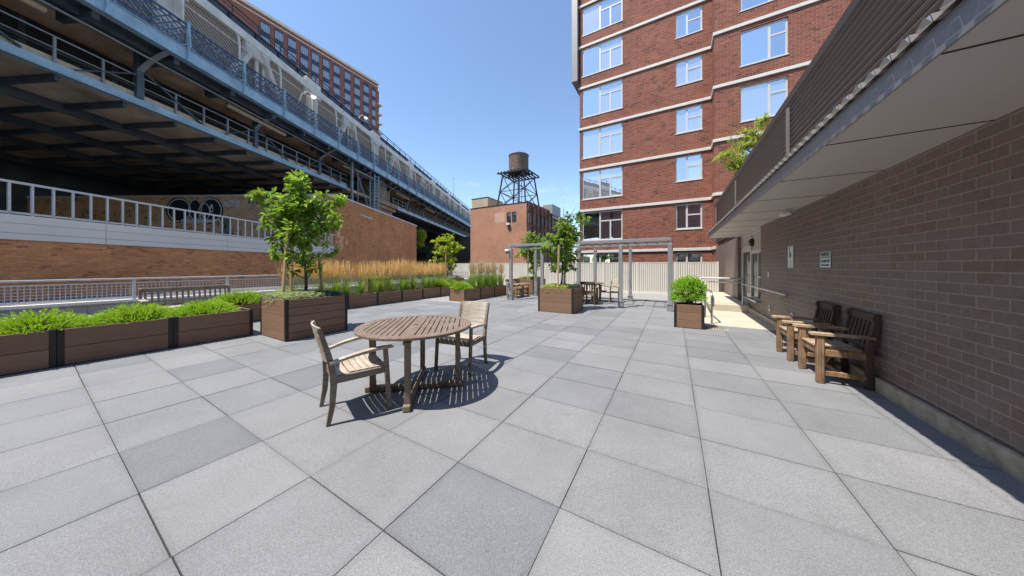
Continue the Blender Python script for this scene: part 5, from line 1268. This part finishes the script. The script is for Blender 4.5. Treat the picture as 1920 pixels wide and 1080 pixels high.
def armchair(name, label, loc, fx, fy, h=.86, mats=('teak','teakx_lit')):
    """slatted teak stacking armchair; local +y is forward, x to the right"""
    rot = atan2(fy, fx)-pi/2; t = thing(name, label, 'chair', loc, rot)
    wf, wb, dp = .265, .225, .25
    m0, m1 = M[mats[0]], M[mats[1]]
    for s_ in (-1, 1):
        # rear leg running up as back post: curved
        pth = [(-dp-.005,0),(-dp+.025,.16),(-dp+.036,.34),(-dp+.03,.46),(-dp-.003,.62),(-dp-.062,h-.03),(-dp-.075,h)]
        vs = []; mm = MB(); wd = [.032,.044,.052,.05,.046,.036,.03]
        for i,(y,z) in enumerate(pth):
            x = s_*(wb+.0)
            for q in ((-.016,-1),(.016,-1),(.016,1),(-.016,1)): vs.append((x+q[0], y+q[1]*wd[i]/2, z))
        n_ = len(pth); fs = [(3,2,1,0), tuple(range((n_-1)*4,n_*4))]
        for i in range(n_-1):
            for j in range(4): fs.append((i*4+j,i*4+(j+1)%4,(i+1)*4+(j+1)%4,(i+1)*4+j))
        mm.add(vs, fs); mesh_obj('rear_leg', mm, m0, t)
        mf = MB().bar((s_*wf,dp+.0,0),(s_*wf*.985,dp-.04,.606), .034, .042, (0,1,0), bev=.004); mesh_obj('front_leg', mf, m0, t)
        # arm: arched and slightly bowed
        am = MB(); n2 = 9; pts = []
        for i in range(n2):
            f = i/(n2-1); y = -dp+.005+(2*dp+.02)*f; z = .545+.073*sin(min(1,f/.82)*pi/2)-.003*max(0,f-.82); x = s_*(wb+.012+(wf-wb+.01)*f+.018*sin(f*pi)); pts.append(Vector((x,y,z)))
        vs = []
        for i, p in enumerate(pts):
            w2 = (.024 if i == 0 else .030) if i < n2-1 else .02
            for q in ((-w2,-.012),(w2,-.012),(w2,.012),(-w2,.012)): vs.append((p.x+q[0], p.y, p.z+q[1]))
        fs = [(3,2,1,0), tuple(range((n2-1)*4,n2*4))]
        for i in range(n2-1):
            for j in range(4): fs.append((i*4+j,i*4+(j+1)%4,(i+1)*4+(j+1)%4,(i+1)*4+j))
        am.add(vs, fs); mesh_obj('armrest', am, m1, t)
    ap_ = MB()
    for s_ in (-1,1): ap_.bar((s_*(wb-.0),-dp+.05,.385),(s_*(wf-.012),dp-.03,.395), .024, .062, bev=.003)
    ap_.bar((-wf+.03,dp-.022,.392),(wf-.03,dp-.022,.392), .024, .062, bev=.003); ap_.bar((-wb+.018,-dp+.045,.385),(wb-.018,-dp+.045,.385), .022, .06, bev=.003)
    mesh_obj('seat_frame', ap_, m0, t)
    ns = 8
    st2 = MB()
    for k in range(ns):
        f = (k+.5)/ns; y = -dp+.055+(2*dp-.065)*f; hw = wb+(wf-wb)*f-.014; wy = .047
        pts = []; nn = 7
        vs = []
        for i in range(nn):
            u_ = -1+2*i/(nn-1); zc = .428-.016*(1-u_*u_)-.014*(f<.2)+.004*f
            for q in ((-wy/2,-.006),(wy/2,-.006),(wy/2,.006),(-wy/2,.006)): vs.append((u_*hw, y+q[0], zc+q[1]))
        fs = [(3,2,1,0), tuple(range((nn-1)*4,nn*4))]
        for i in range(nn-1):
            for j in range(4): fs.append((i*4+j,i*4+(j+1)%4,(i+1)*4+(j+1)%4,(i+1)*4+j))
        st2.add(vs, fs)
    mesh_obj('seat_slats', st2, m1, t)
    bk2 = MB(); nb2 = 6
    def yb(z): return -dp+.032-(z-.46)/(h-.46)*.10
    for k in range(nb2):
        zc = .555+k*.0545 if k < nb2-1 else h-.026; hz2 = .0215 if k < nb2-1 else .028
        vs = []; nn = 9
        for i in range(nn):
            u_ = -1+2*i/(nn-1); y = yb(zc)-.035*(1-u_*u_)+.004
            ex = hz2
            for q in ((-.007,-ex),(.007,-ex),(.007,ex+(.006*(1-u_*u_) if k == nb2-1 else 0)),(-.007,ex+(.006*(1-u_*u_) if k == nb2-1 else 0))): vs.append((u_*(wb-.016), y+q[0]-q[1]*.25, zc+q[1]))
        fs = [(3,2,1,0), tuple(range((nn-1)*4,nn*4))]
        for i in range(nn-1):
            for j in range(4): fs.append((i*4+j,i*4+(j+1)%4,(i+1)*4+(j+1)%4,(i+1)*4+j))
        bk2.add(vs, fs)
    mesh_obj('back_slats', bk2, m1, t)
    return t
armchair('teak_armchair', 'weathered grey teak armchair left of the round table in the foreground', Vector((-1.562,2.796,0)), .76, .65)
armchair('teak_armchair', 'weathered teak armchair pushed in behind the right side of the round table', Vector((-.68,3.90,0)), -.395, -.919)
armchair('teak_armchair', 'sunlit teak armchair under the pergola beside the far table', Vector((3.83,10.98,0)), -.92, -.38)
slotted_table('round_table', 'small round teak table standing under the pergola', P(-2.9, 11.2, 0), -TH, .56, .735)

def garden_chair(name, label, loc, rot, w=.56, d=.52, arm=.60, h=.88, mats=('teakbr','teakbrx','teakdk'), cat='chair', nb_=6):
    """heavy straight-legged garden armchair with vertical back slats; local +y forward"""
    t = thing(name, label, cat, loc, rot); m0, m1, m2 = M[mats[0]], M[mats[1]], M[mats[2]]
    hw = w/2
    for s_ in (-1,1):
        mesh_obj('front_leg', MB().box((s_*hw-.034,d/2-.068,0),(s_*hw+.034,d/2,arm-.028), bev=.008), m0, t)
        mesh_obj('rear_leg', MB().bar((s_*hw,-d/2+.03,0),(s_*hw,-d/2+.03,.42), .05, .06, (0,1,0), bev=.005).bar((s_*hw,-d/2+.03,.42),(s_*hw,-d/2-.035,h-.06), .05, .055, (0,1,0), bev=.005).tube([(s_*hw-.022,-d/2-.035,h-.07),(s_*hw+.022,-d/2-.035,h-.07)], .05, 12), m2, t)
        mesh_obj('armrest', MB().prism([(s_*hw-.052,-d/2+.0),(s_*hw+.04,-d/2+.0),(s_*hw+.05,d/2+.03),(s_*hw+.04,d/2+.055),(s_*hw-.04,d/2+.055),(s_*hw-.05,d/2+.03)], arm-.027, arm), m1, t)
        mesh_obj('side_rail', MB().box((s_*hw-.016,-d/2+.06,.33),(s_*hw+.016,d/2-.07,.405), bev=.003), m0, t); mesh_obj('stretcher', MB().box((s_*hw-.016,-d/2+.06,.10),(s_*hw+.016,d/2-.07,.15)), m0, t)
        cb2 = MB().prism([(0,0),(.075,.0),(.0,-.11)], -.012, .012, Matrix(((0,0,1,s_*hw-s_*.02),(-1,0,0,d/2-.069),(0,1,0,.33),(0,0,0,1)))); mesh_obj('corner_brace', cb2, m0, t)
    mesh_obj('front_rail', MB().box((-hw+.035,d/2-.06,.325),(hw-.035,d/2-.03,.405), bev=.004).box((-hw+.03,-d/2+.02,.33),(hw-.03,-d/2+.045,.40)).box((-hw+.017,-.015,.10),(hw-.017,.015,.145)), m0, t)
    ss = MB(); ns = 6
    for k in range(ns): y = -d/2+.07+(d-.09)*(k+.5)/ns; ss.box((-hw+.02,y-.031,.407),(hw-.02,y+.031,.427), bev=.004)
    mesh_obj('seat_slats', ss, m1, t)
    bk2 = MB(); 
    def by(z): return -d/2+.03-(z-.42)/(h-.48)*.065
    mesh_obj('top_rail', MB().box((-hw+.026,by(h-.07)-.016,h-.12),(hw-.026,by(h-.07)+.016,h-.03), bev=.006), m2, t); bk2.box((-hw+.026,by(.47)-.014,.445),(hw-.026,by(.47)+.014,.495), bev=.004)
    mesh_obj('back_rail', bk2, m2, t)
    sb = MB()
    for k in range(nb_): x = -hw+.026+(w-.052)*(k+.5)/nb_; sb.bar((x,by(.47),.49),(x,by(h-.1),h-.115), .036, .014, (0,1,0))
    mesh_obj('back_slats', sb, m2, t)
    return t
RF = -TH+pi/2     # facing -a : local +y -> -u
garden_chair('garden_armchair', 'brown slatted garden armchair against the brown wall, the one nearer the door', P(1.695, 5.895, 0), RF, .50, .47, .585)
garden_chair('garden_armchair', 'brown slatted garden armchair against the brown wall, nearest the camera', P(1.715, 5.03, 0), RF, .54, .46, .60)
garden_chair('garden_armchair', 'brown garden armchair seen from behind at the small table under the pergola', P(-2.72, 10.42, 0), -TH, .52, .46, .60, .86, ('teakbr','teakbr','teakdk'), nb_=5)
garden_chair('garden_armchair', 'small brown garden armchair behind the leftmost pergola post, nearer the camera', P(-6.1, 10.85, 0), -TH-pi/2, .50, .50, .60, .84, ('teakbr','teakbrx','teakbr'))
garden_chair('garden_armchair', 'small brown garden armchair behind the leftmost pergola post, nearer the fence', P(-6.1, 11.48, 0), -TH-pi/2, .50, .50, .60, .84, ('teakbr','teakbrx','teakbr'))
garden_chair('garden_bench', 'weathered grey bench behind the junipers, in front of the mesh railing', P(-10.45, 2.1, 0), -TH-pi/2, 1.5, .52, .62, .90, ('teak','teakx_lit','teak'), 'bench', 15)
# small chair between the sunlit planter and the yellow tree
garden_chair('garden_armchair', 'small teak armchair half hidden by the reed grass near the mesh railing', P(-11.7, 9.75, 0), -TH-pi/2, .52, .5, .60, .84, ('teakbr','teakbrx','teakbr'))
